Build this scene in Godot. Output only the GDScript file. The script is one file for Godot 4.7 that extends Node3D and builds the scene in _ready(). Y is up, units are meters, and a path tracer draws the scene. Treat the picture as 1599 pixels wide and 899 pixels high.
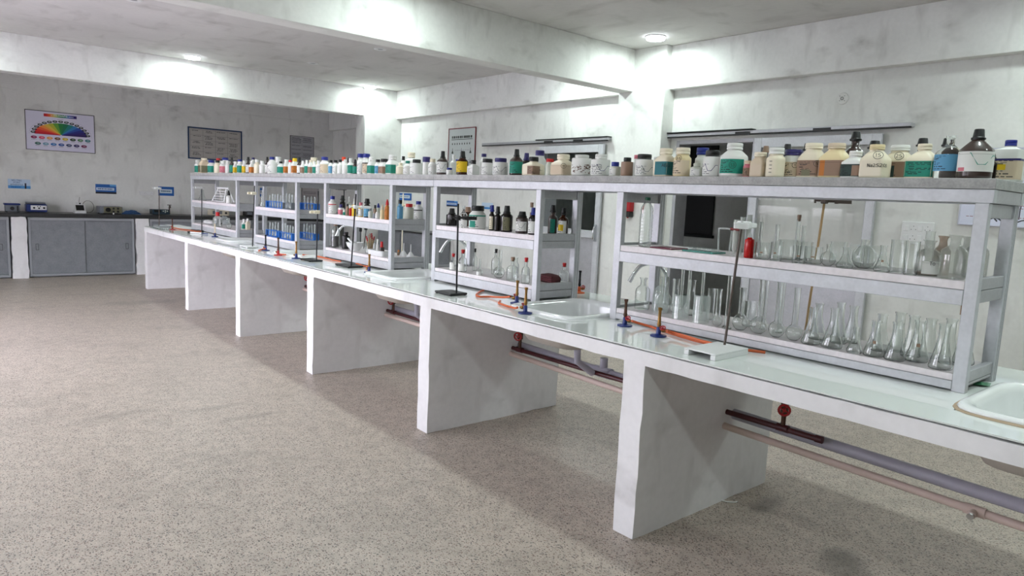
extends Node3D
# Chemistry laboratory: long masonry bench with aluminium shelving. x = across the room (towards the door wall), -z = along the bench, y up, metres.

const FOCAL := 1079.3
const EYE := Vector3(0, 1.4537, 0)
const HC := 3.09      # ceiling
const HB := 2.65      # underside of the beams
const WX := 6.1       # door wall
const BX0 := 2.29     # bench front
const BX1 := 3.40     # bench back
const SX0 := 2.735    # shelving front
const SX1 := 3.085    # shelving back
const TOP := 0.85     # bench top
const LAMP_ENERGY := 0.54
var turn: Basis
var M := {}
var taken := {}
var rng := RandomNumberGenerator.new()
var registry := []

# ---------------------------------------------------------------- mesh collecting
class MB:
	var v := PackedVector3Array()
	var n := PackedVector3Array()
	var uv := PackedVector2Array()
	var ix := PackedInt32Array()
	func quad(a: Vector3, b: Vector3, c: Vector3, d: Vector3, nn = null, uvs = null):
		# a b c d clockwise seen from the front
		var k := v.size()
		var nm: Vector3 = nn if nn != null else (c - a).cross(b - a).normalized()
		v.append_array([a, b, c, d])
		n.append_array([nm, nm, nm, nm])
		uv.append_array(uvs if uvs != null else [Vector2(0, 1), Vector2(0, 0), Vector2(1, 0), Vector2(1, 1)])
		ix.append_array([k, k + 1, k + 2, k, k + 2, k + 3])
	func tri(a: Vector3, b: Vector3, c: Vector3):
		var k := v.size()
		var nm := (c - a).cross(b - a).normalized()
		v.append_array([a, b, c])
		n.append_array([nm, nm, nm])
		uv.append_array([Vector2.ZERO, Vector2.ZERO, Vector2.ZERO])
		ix.append_array([k, k + 1, k + 2])
	func mesh() -> ArrayMesh:
		var a := []
		a.resize(Mesh.ARRAY_MAX)
		a[Mesh.ARRAY_VERTEX] = v
		a[Mesh.ARRAY_NORMAL] = n
		a[Mesh.ARRAY_TEX_UV] = uv
		a[Mesh.ARRAY_INDEX] = ix
		var m := ArrayMesh.new()
		m.add_surface_from_arrays(Mesh.PRIMITIVE_TRIANGLES, a)
		return m

func face_out(b: MB, p: Array, c: Vector3):
	# polygon of 3 or 4 points, turned to look away from c
	var nm: Vector3 = (p[2] - p[0]).cross(p[1] - p[0])
	var mid: Vector3 = (p[0] + p[1] + p[2]) / 3.0
	var q := p.duplicate()
	if nm.dot(mid - c) < 0.0:
		q.reverse()
	if q.size() == 4:
		b.quad(q[0], q[1], q[2], q[3])
	else:
		b.tri(q[0], q[1], q[2])

func box(b: MB, lo: Vector3, hi: Vector3, c := 0.0):
	# box with chamfered edges
	var m := (lo + hi) / 2.0
	c = minf(c, minf(hi.x - lo.x, minf(hi.y - lo.y, hi.z - lo.z)) * 0.45)
	var s := (hi - lo) / 2.0
	var P := func(sx, sy, sz, k): # corner (sx,sy,sz), point lying on the face of axis k
		var e := Vector3(s.x - (0.0 if k == 0 else c), s.y - (0.0 if k == 1 else c), s.z - (0.0 if k == 2 else c))
		return m + Vector3(sx * e.x, sy * e.y, sz * e.z)
	for q in [-1, 1]:
		face_out(b, [P.call(q, -1, -1, 0), P.call(q, -1, 1, 0), P.call(q, 1, 1, 0), P.call(q, 1, -1, 0)], m)
		face_out(b, [P.call(-1, q, -1, 1), P.call(-1, q, 1, 1), P.call(1, q, 1, 1), P.call(1, q, -1, 1)], m)
		face_out(b, [P.call(-1, -1, q, 2), P.call(-1, 1, q, 2), P.call(1, 1, q, 2), P.call(1, -1, q, 2)], m)
	if c > 0.0:
		for i in [-1, 1]:
			for j in [-1, 1]:
				face_out(b, [P.call(i, j, -1, 0), P.call(i, j, 1, 0), P.call(i, j, 1, 1), P.call(i, j, -1, 1)], m)
				face_out(b, [P.call(i, -1, j, 0), P.call(i, 1, j, 0), P.call(i, 1, j, 2), P.call(i, -1, j, 2)], m)
				face_out(b, [P.call(-1, i, j, 1), P.call(1, i, j, 1), P.call(1, i, j, 2), P.call(-1, i, j, 2)], m)
				for k in [-1, 1]:
					face_out(b, [P.call(i, j, k, 0), P.call(i, j, k, 1), P.call(i, j, k, 2)], m)

func rough_box(b: MB, lo: Vector3, hi: Vector3, step: float, amp: float):
	# hand-plastered block: edges wander a little
	var nz := FastNoiseLite.new()
	nz.seed = 7
	nz.frequency = 5.0
	var w := func(p: Vector3):
		return p + Vector3(nz.get_noise_3d(p.x, p.y, p.z), nz.get_noise_3d(p.y + 9.0, p.z, p.x), nz.get_noise_3d(p.z, p.x + 5.0, p.y)) * amp
	var m := (lo + hi) / 2.0
	for ax in 3:
		var a1 := (ax + 1) % 3
		var a2 := (ax + 2) % 3
		var n1 := clampi(int((hi[a1] - lo[a1]) / step), 1, 160)
		var n2 := clampi(int((hi[a2] - lo[a2]) / step), 1, 160)
		for q in 2:
			var nm := Vector3.ZERO
			nm[ax] = -1.0 if q == 0 else 1.0
			for i in n1:
				for j in n2:
					var pts := []
					for ij in [[0, 0], [1, 0], [1, 1], [0, 1]]:
						var p := Vector3.ZERO
						p[ax] = lo[ax] if q == 0 else hi[ax]
						p[a1] = lerpf(lo[a1], hi[a1], float(i + ij[0]) / n1)
						p[a2] = lerpf(lo[a2], hi[a2], float(j + ij[1]) / n2)
						pts.append(w.call(p))
					if q == 1:
						pts.reverse()
					var fl: Vector3 = (pts[2] - pts[0]).cross(pts[1] - pts[0])
					if fl.dot(nm) < 0.0:
						pts.reverse()
					b.quad(pts[0], pts[1], pts[2], pts[3], nm)

func sup(a: float, n: float) -> float:
	if n <= 2.01:
		return 1.0
	return 1.0 / pow(pow(absf(cos(a)), n) + pow(absf(sin(a)), n), 1.0 / n)

func supn(a: float, n: float) -> Vector2:
	if n <= 2.01:
		return Vector2(cos(a), sin(a))
	return Vector2(signf(cos(a)) * pow(absf(cos(a)), n - 1.0), signf(sin(a)) * pow(absf(sin(a)), n - 1.0)).normalized()

func lathe(b: MB, prof: Array, seg := 20, at := Vector3.ZERO, a0 := 0.0, a1 := TAU):
	# prof: [radius, y, squareness], bottom to top along the outside
	var nb := prof.size() - 1
	var ns := []
	for i in nb:
		var d := Vector2(prof[i + 1][0] - prof[i][0], prof[i + 1][1] - prof[i][1])
		ns.append(Vector2(d.y, -d.x).normalized() if d.length() > 1e-7 else Vector2(1, 0))
	for i in nb:
		var n0: Vector2 = ns[i]
		var n1: Vector2 = ns[i]
		if i > 0 and ns[i - 1].dot(ns[i]) > 0.6:
			n0 = (ns[i - 1] + ns[i]).normalized()
		if i < nb - 1 and ns[i + 1].dot(ns[i]) > 0.6:
			n1 = (ns[i + 1] + ns[i]).normalized()
		var k := b.v.size()
		for j in seg + 1:
			var a := a0 + (a1 - a0) * j / seg
			for e in 2:
				var p: Array = prof[i + e]
				var sq: float = p[2] if p.size() > 2 else 2.0
				var r: float = p[0] * sup(a, sq)
				var h := supn(a, sq)
				var nn: Vector2 = n1 if e else n0
				b.v.append(at + Vector3(cos(a) * r, p[1], sin(a) * r))
				b.n.append(Vector3(h.x * nn.x, nn.y, h.y * nn.x))
				b.uv.append(Vector2(1.0 - float(j) / seg, 1.0 - float(i + e) / nb))
		for j in seg:
			var q := k + j * 2
			b.ix.append_array([q + 2, q + 3, q + 1, q + 2, q + 1, q])

func tube(b: MB, pts: Array, r: float, seg := 8, caps := true):
	var n := pts.size()
	var up := Vector3(0.3, 1, 0.2).normalized()
	var rings := []
	for i in n:
		var t: Vector3 = (pts[mini(i + 1, n - 1)] - pts[maxi(i - 1, 0)]).normalized()
		var s := t.cross(up)
		if s.length() < 0.05:
			s = t.cross(Vector3(1, 0, 0))
		s = s.normalized()
		up = s.cross(t).normalized()
		var ring := []
		for j in seg:
			var a := TAU * j / seg
			ring.append(s * cos(a) + up * sin(a))
		rings.append(ring)
	for i in n - 1:
		var k := b.v.size()
		for j in seg + 1:
			for e in 2:
				var d: Vector3 = rings[i + e][j % seg]
				b.v.append(pts[i + e] + d * r)
				b.n.append(d)
				b.uv.append(Vector2(float(j) / seg, i + e))
		for j in seg:
			var q := k + j * 2
			b.ix.append_array([q, q + 3, q + 1, q, q + 2, q + 3])
	if caps:
		for e in [0, n - 1]:
			for j in seg:
				var c: Vector3 = pts[e]
				face_out(b, [c, c + rings[e][j] * r, c + rings[e][(j + 1) % seg] * r], pts[1] if e == 0 else pts[n - 2])

func smooth_path(pts: Array, per := 6) -> Array:
	var out := []
	for i in pts.size() - 1:
		var p0: Vector3 = pts[maxi(i - 1, 0)]
		var p1: Vector3 = pts[i]
		var p2: Vector3 = pts[i + 1]
		var p3: Vector3 = pts[mini(i + 2, pts.size() - 1)]
		for k in per:
			out.append(p1.cubic_interpolate(p2, p0, p3, float(k) / per))
	out.append(pts[-1])
	return out

func extrude(b: MB, poly: Array, along: Vector3):
	# closed convex polygon swept along a vector
	var c := Vector3.ZERO
	for p in poly:
		c += p
	c = c / poly.size() + along / 2.0
	for i in poly.size():
		var p: Vector3 = poly[i]
		var q: Vector3 = poly[(i + 1) % poly.size()]
		face_out(b, [p, q, q + along, p + along], c)
	for i in range(1, poly.size() - 1):
		face_out(b, [poly[0], poly[i], poly[i + 1]], c)
		face_out(b, [poly[0] + along, poly[i] + along, poly[i + 1] + along], c)

# ---------------------------------------------------------------- scene tree
func numbered(n: String) -> String:
	if not taken.has(n):
		taken[n] = 0
		return n
	taken[n] += 1
	return "%s_%03d" % [n, taken[n]]

func part(called: String, b, mat: Material, parent: Node3D) -> MeshInstance3D:
	var o := MeshInstance3D.new()
	o.name = called
	o.mesh = b.mesh() if b is MB else b
	o.material_override = mat
	parent.add_child(o, true)
	return o

func thing(called: String, label: String, category: String, at := Vector3.ZERO, yaw := 0.0, group := "") -> Node3D:
	var o := Node3D.new()
	o.name = numbered(called)
	add_child(o)
	o.position = at
	o.rotation.y = yaw
	o.set_meta("label", label)
	o.set_meta("category", category)
	if group != "":
		o.set_meta("group", group)
	return o

func struct(called: String, label: String, category: String) -> Node3D:
	var o := thing(called, label, category)
	o.set_meta("kind", "structure")
	return o

# ---------------------------------------------------------------- photograph pixels to places
func ray(x: float, y: float) -> Vector3:
	return turn * Vector3((x - 799.5) / FOCAL, -(y - 449.5) / FOCAL, -1.0)

func at_x(px: float, py: float, x: float) -> Vector3:
	var d := ray(px, py)
	return EYE + d * (x / d.x)

func at_z(px: float, py: float, u: float) -> Vector3:
	var d := ray(px, py)
	return EYE + d * (u / -d.z)

func at_y(px: float, py: float, h: float) -> Vector3:
	var d := ray(px, py)
	return EYE + d * ((h - EYE.y) / d.y)

func depth_of(p: Vector3) -> float:
	return -(turn.transposed() * (p - EYE)).z

# ---------------------------------------------------------------- materials
func mat(col: Color, rough := 0.6, metal := 0.0, spec := 0.5) -> StandardMaterial3D:
	var m := StandardMaterial3D.new()
	m.albedo_color = col
	m.roughness = rough
	m.metallic = metal
	m.metallic_specular = spec
	return m

func glass(col: Color, a: float, rough := 0.02) -> StandardMaterial3D:
	var m := mat(Color(col.r, col.g, col.b, a), rough)
	m.transparency = BaseMaterial3D.TRANSPARENCY_ALPHA
	m.cull_mode = BaseMaterial3D.CULL_DISABLED
	return m

func tri_mat(col: Color, tex: Texture2D, scale: float, rough := 0.9, bump: Texture2D = null, depth := 0.0) -> StandardMaterial3D:
	var m := mat(col, rough)
	m.albedo_texture = tex
	m.uv1_triplanar = true
	m.uv1_world_triplanar = true
	m.uv1_scale = Vector3.ONE * scale
	if bump:
		m.heightmap_enabled = true
		m.heightmap_texture = bump
		m.heightmap_scale = depth
	return m

func noise_bytes(seed_: int, freq: float, size: int, oct := 4, w := 0, h := 0) -> PackedByteArray:
	var n := FastNoiseLite.new()
	n.seed = seed_
	n.frequency = freq
	n.fractal_octaves = oct
	var im := n.get_seamless_image(w if w else size, h if h else size)
	if w or h:
		im.resize(size, size, Image.INTERPOLATE_CUBIC)
	im.convert(Image.FORMAT_L8)
	return im.get_data()

func tex_of(im: Image) -> ImageTexture:
	im.generate_mipmaps()
	return ImageTexture.create_from_image(im)

func plaster_texture(size: int, dirt: float, seed_: int) -> ImageTexture:
	# whitewash with rubbed grey smears and scuffs, coarse and fine
	var a := noise_bytes(seed_, 0.006, size, 5)
	var b := noise_bytes(seed_ + 1, 0.02, size, 5, size / 2, size)
	var c := noise_bytes(seed_ + 2, 0.11, size, 3)
	var d := noise_bytes(seed_ + 3, 0.009, size, 4)
	var e := noise_bytes(seed_ + 4, 0.02, size, 5, size, size / 3)
	var out := PackedByteArray()
	out.resize(size * size * 3)
	for i in size * size:
		var v := 0.96 + (a[i] / 255.0 - 0.5) * 0.07 + (c[i] / 255.0 - 0.5) * 0.025
		var where := clampf((d[i] / 255.0 - 0.52) * 3.0, 0.0, 1.0)
		var sm := clampf((b[i] / 255.0 - 0.55) * 2.6, 0.0, 1.0) * where + clampf((e[i] / 255.0 - 0.62) * 2.6, 0.0, 1.0) * (1.0 - where) * 0.6
		v -= sm * dirt * (0.5 + c[i] / 255.0)
		out[i * 3] = int(clampf(v, 0, 1) * 255)
		out[i * 3 + 1] = int(clampf(v - sm * 0.004, 0, 1) * 255)
		out[i * 3 + 2] = int(clampf(v - sm * 0.010, 0, 1) * 255)
	return tex_of(Image.create_from_data(size, size, false, Image.FORMAT_RGB8, out))

func speckle_texture(size: int, base: Color, amp: float, seed_: int) -> ImageTexture:
	var a := noise_bytes(seed_, 0.05, size, 3)
	var c := noise_bytes(seed_ + 2, 0.3, size, 2)
	var im := Image.create(size, size, false, Image.FORMAT_RGB8)
	for y in size:
		for x in size:
			var i := y * size + x
			var v := 1.0 + ((a[i] + c[i]) / 255.0 - 1.0) * amp
			im.set_pixel(x, y, Color(base.r * v, base.g * v, base.b * v))
	return tex_of(im)

func terrazzo_texture() -> ImageTexture:
	var size := 1024
	var a := noise_bytes(31, 0.01, size)
	var c := noise_bytes(32, 0.12, size, 2)
	var out := PackedByteArray()
	out.resize(size * size * 3)
	for i in size * size:
		var v := 0.78 + (a[i] / 255.0 - 0.5) * 0.10 + (c[i] / 255.0 - 0.5) * 0.07
		out[i * 3] = int(v * 255)
		out[i * 3 + 1] = int(v * 0.955 * 255)
		out[i * 3 + 2] = int(v * 0.90 * 255)
	var im := Image.create_from_data(size, size, false, Image.FORMAT_RGB8, out)
	var cols := [Color(0.30, 0.28, 0.28), Color(0.40, 0.37, 0.36), Color(0.54, 0.45, 0.42), Color(0.42, 0.43, 0.43), Color(0.90, 0.87, 0.83), Color(0.58, 0.53, 0.49), Color(0.50, 0.40, 0.37)]
	for k in 21000:
		var w := rng.randi_range(1, 5)
		var h := rng.randi_range(1, 5)
		var x := rng.randi_range(0, size - 6)
		var y := rng.randi_range(0, size - 6)
		var cc: Color = cols[rng.randi() % cols.size()]
		cc = cc.lerp(Color(0.72, 0.68, 0.64), rng.randf() * 0.3)
		im.fill_rect(Rect2i(x, y, w, h), cc)
		if w > 2:
			im.fill_rect(Rect2i(x + 1, y - 1 if y > 0 else 0, w - 2, h + 2), cc)
	return tex_of(im)

func stain_texture() -> ImageTexture:
	# worn and soiled patches of the floor; alpha is how much of it lies there. Covers x -2.2..6.2, u -3..12.8
	var size := 512
	var a := noise_bytes(51, 0.02, size, 5)
	var b := noise_bytes(52, 0.05, size, 4, size / 4, size)
	var im := Image.create(size, size, false, Image.FORMAT_RGBA8)
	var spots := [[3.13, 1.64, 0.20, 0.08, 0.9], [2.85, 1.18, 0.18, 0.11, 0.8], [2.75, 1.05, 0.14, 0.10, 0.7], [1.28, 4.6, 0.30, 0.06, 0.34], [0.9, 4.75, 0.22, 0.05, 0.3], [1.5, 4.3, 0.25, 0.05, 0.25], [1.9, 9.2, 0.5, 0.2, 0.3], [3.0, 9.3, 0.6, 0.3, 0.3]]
	for y in size:
		var u := 12.8 - 15.8 * y / size
		for x in size:
			var xx := -2.2 + 8.4 * x / size
			var i := y * size + x
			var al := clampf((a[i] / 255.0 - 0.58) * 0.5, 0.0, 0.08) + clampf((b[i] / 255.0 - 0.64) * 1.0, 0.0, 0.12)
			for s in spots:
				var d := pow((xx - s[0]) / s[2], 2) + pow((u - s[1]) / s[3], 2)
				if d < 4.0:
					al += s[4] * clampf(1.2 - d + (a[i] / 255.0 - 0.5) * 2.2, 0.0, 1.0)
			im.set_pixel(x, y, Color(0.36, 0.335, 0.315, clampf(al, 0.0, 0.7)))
	return tex_of(im)

func print_texture(kind: int) -> ImageTexture:
	# small print on a paper label: rows of dark dashes
	var im := Image.create(96, 96, false, Image.FORMAT_RGB8)
	im.fill(Color.WHITE)
	var r2 := RandomNumberGenerator.new()
	r2.seed = 100 + kind
	if kind == 3:   # heavy scribble
		for k in 60:
			im.fill_rect(Rect2i(r2.randi_range(6, 80), r2.randi_range(20, 84), r2.randi_range(2, 9), r2.randi_range(2, 9)), Color(0.45, 0.33, 0.28))
		return tex_of(im)
	if kind == 2:   # blank paper with faint edge rule
		im.fill_rect(Rect2i(4, 12, 88, 2), Color(0.75, 0.75, 0.75))
		return tex_of(im)
	var y := 10
	while y < 86:
		var th := r2.randi_range(2, 5) if kind != 4 else 3
		var x := r2.randi_range(6, 14)
		while x < 84:
			var w := r2.randi_range(4, 16)
			im.fill_rect(Rect2i(x, y, mini(w, 90 - x), th), Color(0.25, 0.25, 0.3) if kind != 4 else Color(0.2, 0.3, 0.55))
			x += w + r2.randi_range(2, 6)
			if r2.randf() < (0.25 if kind == 0 else 0.12):
				break
		y += th + r2.randi_range(3, 9)
	return tex_of(im)

func palette():
	var plaster := plaster_texture(768, 0.15, 3)
	var lime := plaster_texture(384, 0.14, 13)
	M.wall = tri_mat(Color(0.925, 0.925, 0.91), plaster, 0.28)
	M.ceiling = tri_mat(Color(0.86, 0.85, 0.84), plaster, 0.2)
	M.lime = tri_mat(Color(0.94, 0.93, 0.935), lime, 0.5, 0.8)
	var f := mat(Color(0.90, 0.875, 0.865), 0.45)
	f.albedo_texture = terrazzo_texture()
	f.detail_enabled = true
	f.detail_albedo = stain_texture()
	f.detail_uv_layer = BaseMaterial3D.DETAIL_UV_2
	M.floor = f
	M.bench_glass = mat(Color(0.865, 0.88, 0.87), 0.04, 0.0, 0.75)
	M.alu = tri_mat(Color(0.87, 0.875, 0.895), speckle_texture(128, Color(0.88, 0.88, 0.88), 0.06, 5), 1.4, 0.42)
	M.alu.metallic = 0.15
	M.alu2 = tri_mat(Color(0.78, 0.78, 0.80), speckle_texture(128, Color(0.88, 0.88, 0.88), 0.06, 5), 1.4, 0.38)
	M.alu2.metallic = 0.35
	M.board_edge = tri_mat(Color(0.83, 0.83, 0.83), speckle_texture(256, Color(0.80, 0.795, 0.79), 0.16, 9), 1.2, 0.8)
	M.board = tri_mat(Color(0.95, 0.92, 0.93), speckle_texture(128, Color(0.92, 0.92, 0.92), 0.07, 15), 1.1, 0.5)
	M.steel_door = tri_mat(Color(0.56, 0.57, 0.595), speckle_texture(256, Color(0.9, 0.9, 0.9), 0.10, 19), 0.5, 0.5)
	M.steel_frame = mat(Color(0.60, 0.61, 0.63), 0.5)
	M.counter = tri_mat(Color(0.21, 0.21, 0.215), speckle_texture(128, Color(0.85, 0.85, 0.85), 0.25, 21), 1.0, 0.35)
	M.black = mat(Color(0.035, 0.035, 0.04), 0.45)
	M.black_gloss = mat(Color(0.03, 0.03, 0.035), 0.2)
	M.iron = mat(Color(0.07, 0.07, 0.075), 0.5)
	M.rod = mat(Color(0.36, 0.32, 0.30), 0.4, 0.6)
	M.rod_dark = mat(Color(0.13, 0.13, 0.14), 0.35, 0.6)
	M.chrome = mat(Color(0.86, 0.87, 0.88), 0.12, 1.0)
	M.ceramic = mat(Color(0.90, 0.905, 0.905), 0.12)
	M.ceramic_raw = tri_mat(Color(0.72, 0.69, 0.65), lime, 2.0, 0.8)
	M.grout = mat(Color(0.66, 0.58, 0.49), 0.9)
	M.brass = mat(Color(0.55, 0.41, 0.22), 0.38, 0.75)
	M.brown_brass = mat(Color(0.31, 0.21, 0.16), 0.5, 0.4)
	M.blue_iron = mat(Color(0.07, 0.16, 0.42), 0.4)
	M.red_iron = mat(Color(0.62, 0.06, 0.09), 0.4)
	M.hose = mat(Color(0.78, 0.36, 0.18), 0.5)
	M.hose_old = mat(Color(0.80, 0.66, 0.58), 0.6)
	M.maroon = mat(Color(0.27, 0.06, 0.09), 0.45)
	M.pvc = mat(Color(0.66, 0.65, 0.70), 0.45)
	M.pvc_beige = mat(Color(0.80, 0.72, 0.68), 0.5)
	M.lab = glass(Color(0.975, 0.985, 0.98), 0.01)
	M.lab.refraction_enabled = true
	M.lab.refraction_scale = 0.047
	M.tube_glass = glass(Color(0.80, 0.85, 0.83), 0.16)
	M.dusty_glass = glass(Color(0.66, 0.68, 0.64), 0.17, 0.08)
	M.pane = glass(Color(0.30, 0.34, 0.33), 0.07)
	M.pane.metallic_specular = 0.25
	M.clear_plastic = glass(Color(0.97, 0.98, 0.975), 0.02, 0.04)
	M.clear_plastic.refraction_enabled = true
	M.clear_plastic.refraction_scale = 0.05
	M.pet = glass(Color(0.80, 0.84, 0.83), 0.22, 0.05)
	M.amber = mat(Color(0.17, 0.078, 0.04), 0.1)
	M.amber.clearcoat_enabled = true
	M.amber_light = mat(Color(0.22, 0.095, 0.03), 0.14)
	M.dark_glass = mat(Color(0.085, 0.05, 0.045), 0.12)
	M.white = mat(Color(0.88, 0.88, 0.88), 0.45)
	M.wood = mat(Color(0.66, 0.54, 0.38), 0.7)
	for k in 5:
		M["print%d" % k] = print_texture(k)
	var e := mat(Color(0.95, 0.97, 1.0), 0.5)
	e.emission_enabled = true
	e.emission = Color(0.95, 0.98, 1.0)
	e.emission_energy_multiplier = 5.0
	M.lamp = e

var COL := {
	"w": ["white", Color(0.87, 0.87, 0.855)], "c": ["cream", Color(0.89, 0.85, 0.76)], "y": ["yellowed", Color(0.87, 0.80, 0.63)], "g": ["translucent grey", Color(0.78, 0.79, 0.74)],
	"k": ["black", Color(0.035, 0.035, 0.04)], "b": ["blue", Color(0.07, 0.14, 0.50)], "p": ["purple", Color(0.17, 0.14, 0.40)], "t": ["teal", Color(0.06, 0.52, 0.44)], "s": ["sea-green", Color(0.10, 0.42, 0.45)],
	"n": ["brown", Color(0.57, 0.46, 0.38)], "o": ["orange", Color(0.74, 0.44, 0.16)], "r": ["red", Color(0.75, 0.08, 0.10)], "l": ["yellow", Color(0.86, 0.72, 0.06)], "d": ["dark green", Color(0.13, 0.22, 0.20)],
	"a": ["amber", Color(0.12, 0.05, 0.03)], "i": ["pink", Color(0.80, 0.45, 0.50)], "u": ["light blue", Color(0.36, 0.60, 0.74)], "e": ["olive", Color(0.45, 0.44, 0.34)], "m": ["beige", Color(0.81, 0.74, 0.64)], "v": ["grey", Color(0.45, 0.47, 0.50)], "h": ["deep orange", Color(0.85, 0.25, 0.10)],
}
var mcache := {}
func tint(key: String, what := "plastic") -> StandardMaterial3D:
	var id := key + what
	if not mcache.has(id):
		var c: Color = COL[key][1]
		var m := mat(c, 0.38)
		if what.begins_with("print"):
			m.albedo_texture = M[what]
			m.roughness = 0.65
			m.texture_filter = BaseMaterial3D.TEXTURE_FILTER_LINEAR_WITH_MIPMAPS
		elif what == "plastic":
			m.subsurf_scatter_enabled = false
			m.roughness = 0.42
		mcache[id] = m
	return mcache[id]

var font: SystemFont
func letters(text: String, size: float) -> TextMesh:
	var t := TextMesh.new()
	t.text = text
	t.font = font
	t.font_size = 32
	t.pixel_size = size / 32.0
	t.depth = 0.0006
	t.curve_step = 3.0
	return t

func bent_letters(text: String, size: float, r: float, sq: float, facing: float, y: float) -> ArrayMesh:
	# writing laid round a bottle
	var a := letters(text, size).surface_get_arrays(0)
	var v: PackedVector3Array = a[Mesh.ARRAY_VERTEX]
	var n: PackedVector3Array = a[Mesh.ARRAY_NORMAL]
	for i in v.size():
		var ang := facing - v[i].x / r
		var rr := r * sup(ang, sq) + 0.0009 + v[i].z
		v[i] = Vector3(cos(ang) * rr, y + v[i].y, sin(ang) * rr)
		n[i] = Vector3(cos(ang), 0, sin(ang))
	a[Mesh.ARRAY_VERTEX] = v
	a[Mesh.ARRAY_NORMAL] = n
	var m := ArrayMesh.new()
	m.add_surface_from_arrays(Mesh.PRIMITIVE_TRIANGLES, a)
	return m

# ---------------------------------------------------------------- lofted shells
func loft(b: MB, rings: Array, seg := 40, at := Vector3.ZERO):
	# rings: [half x, half z, y, squareness]; smooth skin through them
	var pos := []
	for r in rings:
		var ring := []
		for j in seg:
			var a := TAU * j / seg
			var k := sup(a, r[3])
			ring.append(at + Vector3(cos(a) * k * r[0], r[2], sin(a) * k * r[1]))
		pos.append(ring)
	var k0 := b.v.size()
	for i in rings.size():
		for j in seg:
			var e: Vector3 = pos[mini(i + 1, rings.size() - 1)][j] - pos[maxi(i - 1, 0)][j]
			var s: Vector3 = pos[i][(j + 1) % seg] - pos[i][(j + seg - 1) % seg]
			var nm := e.cross(s)
			b.v.append(pos[i][j])
			b.n.append(nm.normalized() if nm.length() > 1e-9 else Vector3.UP)
			b.uv.append(Vector2(float(j) / seg, float(i) / rings.size()))
	for i in rings.size() - 1:
		for j in seg:
			var p := k0 + i * seg + j
			var q := k0 + i * seg + (j + 1) % seg
			b.ix.append_array([q, q + seg, p + seg, q, p + seg, p])

# ---------------------------------------------------------------- bottles
func jar_profile(W: float, H: float, C: float, ch: float, sq: float, hs: float) -> Array:
	var r := W / 2.0
	var rn := C / 2.0 * 0.86
	var y1 := H - ch
	var ys := H * hs
	var yn := y1 - 0.004 if sq > 2.1 else minf(ys + (r - rn) * 0.95 + 0.004, y1 - 0.002)
	return [[0.0, 0.0005, sq], [r * 0.9, 0.0005, sq], [r * 0.985, 0.004, sq], [r, 0.012, sq], [r, ys * 0.55, sq], [r, ys - 0.006, sq], [r * 0.975, ys + 0.004, sq], [lerpf(r, rn, 0.55), lerpf(ys, yn, 0.6), lerpf(sq, 2.0, 0.6)], [rn * 1.02, yn, 2.0], [rn, y1 + 0.004, 2.0]]

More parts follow.
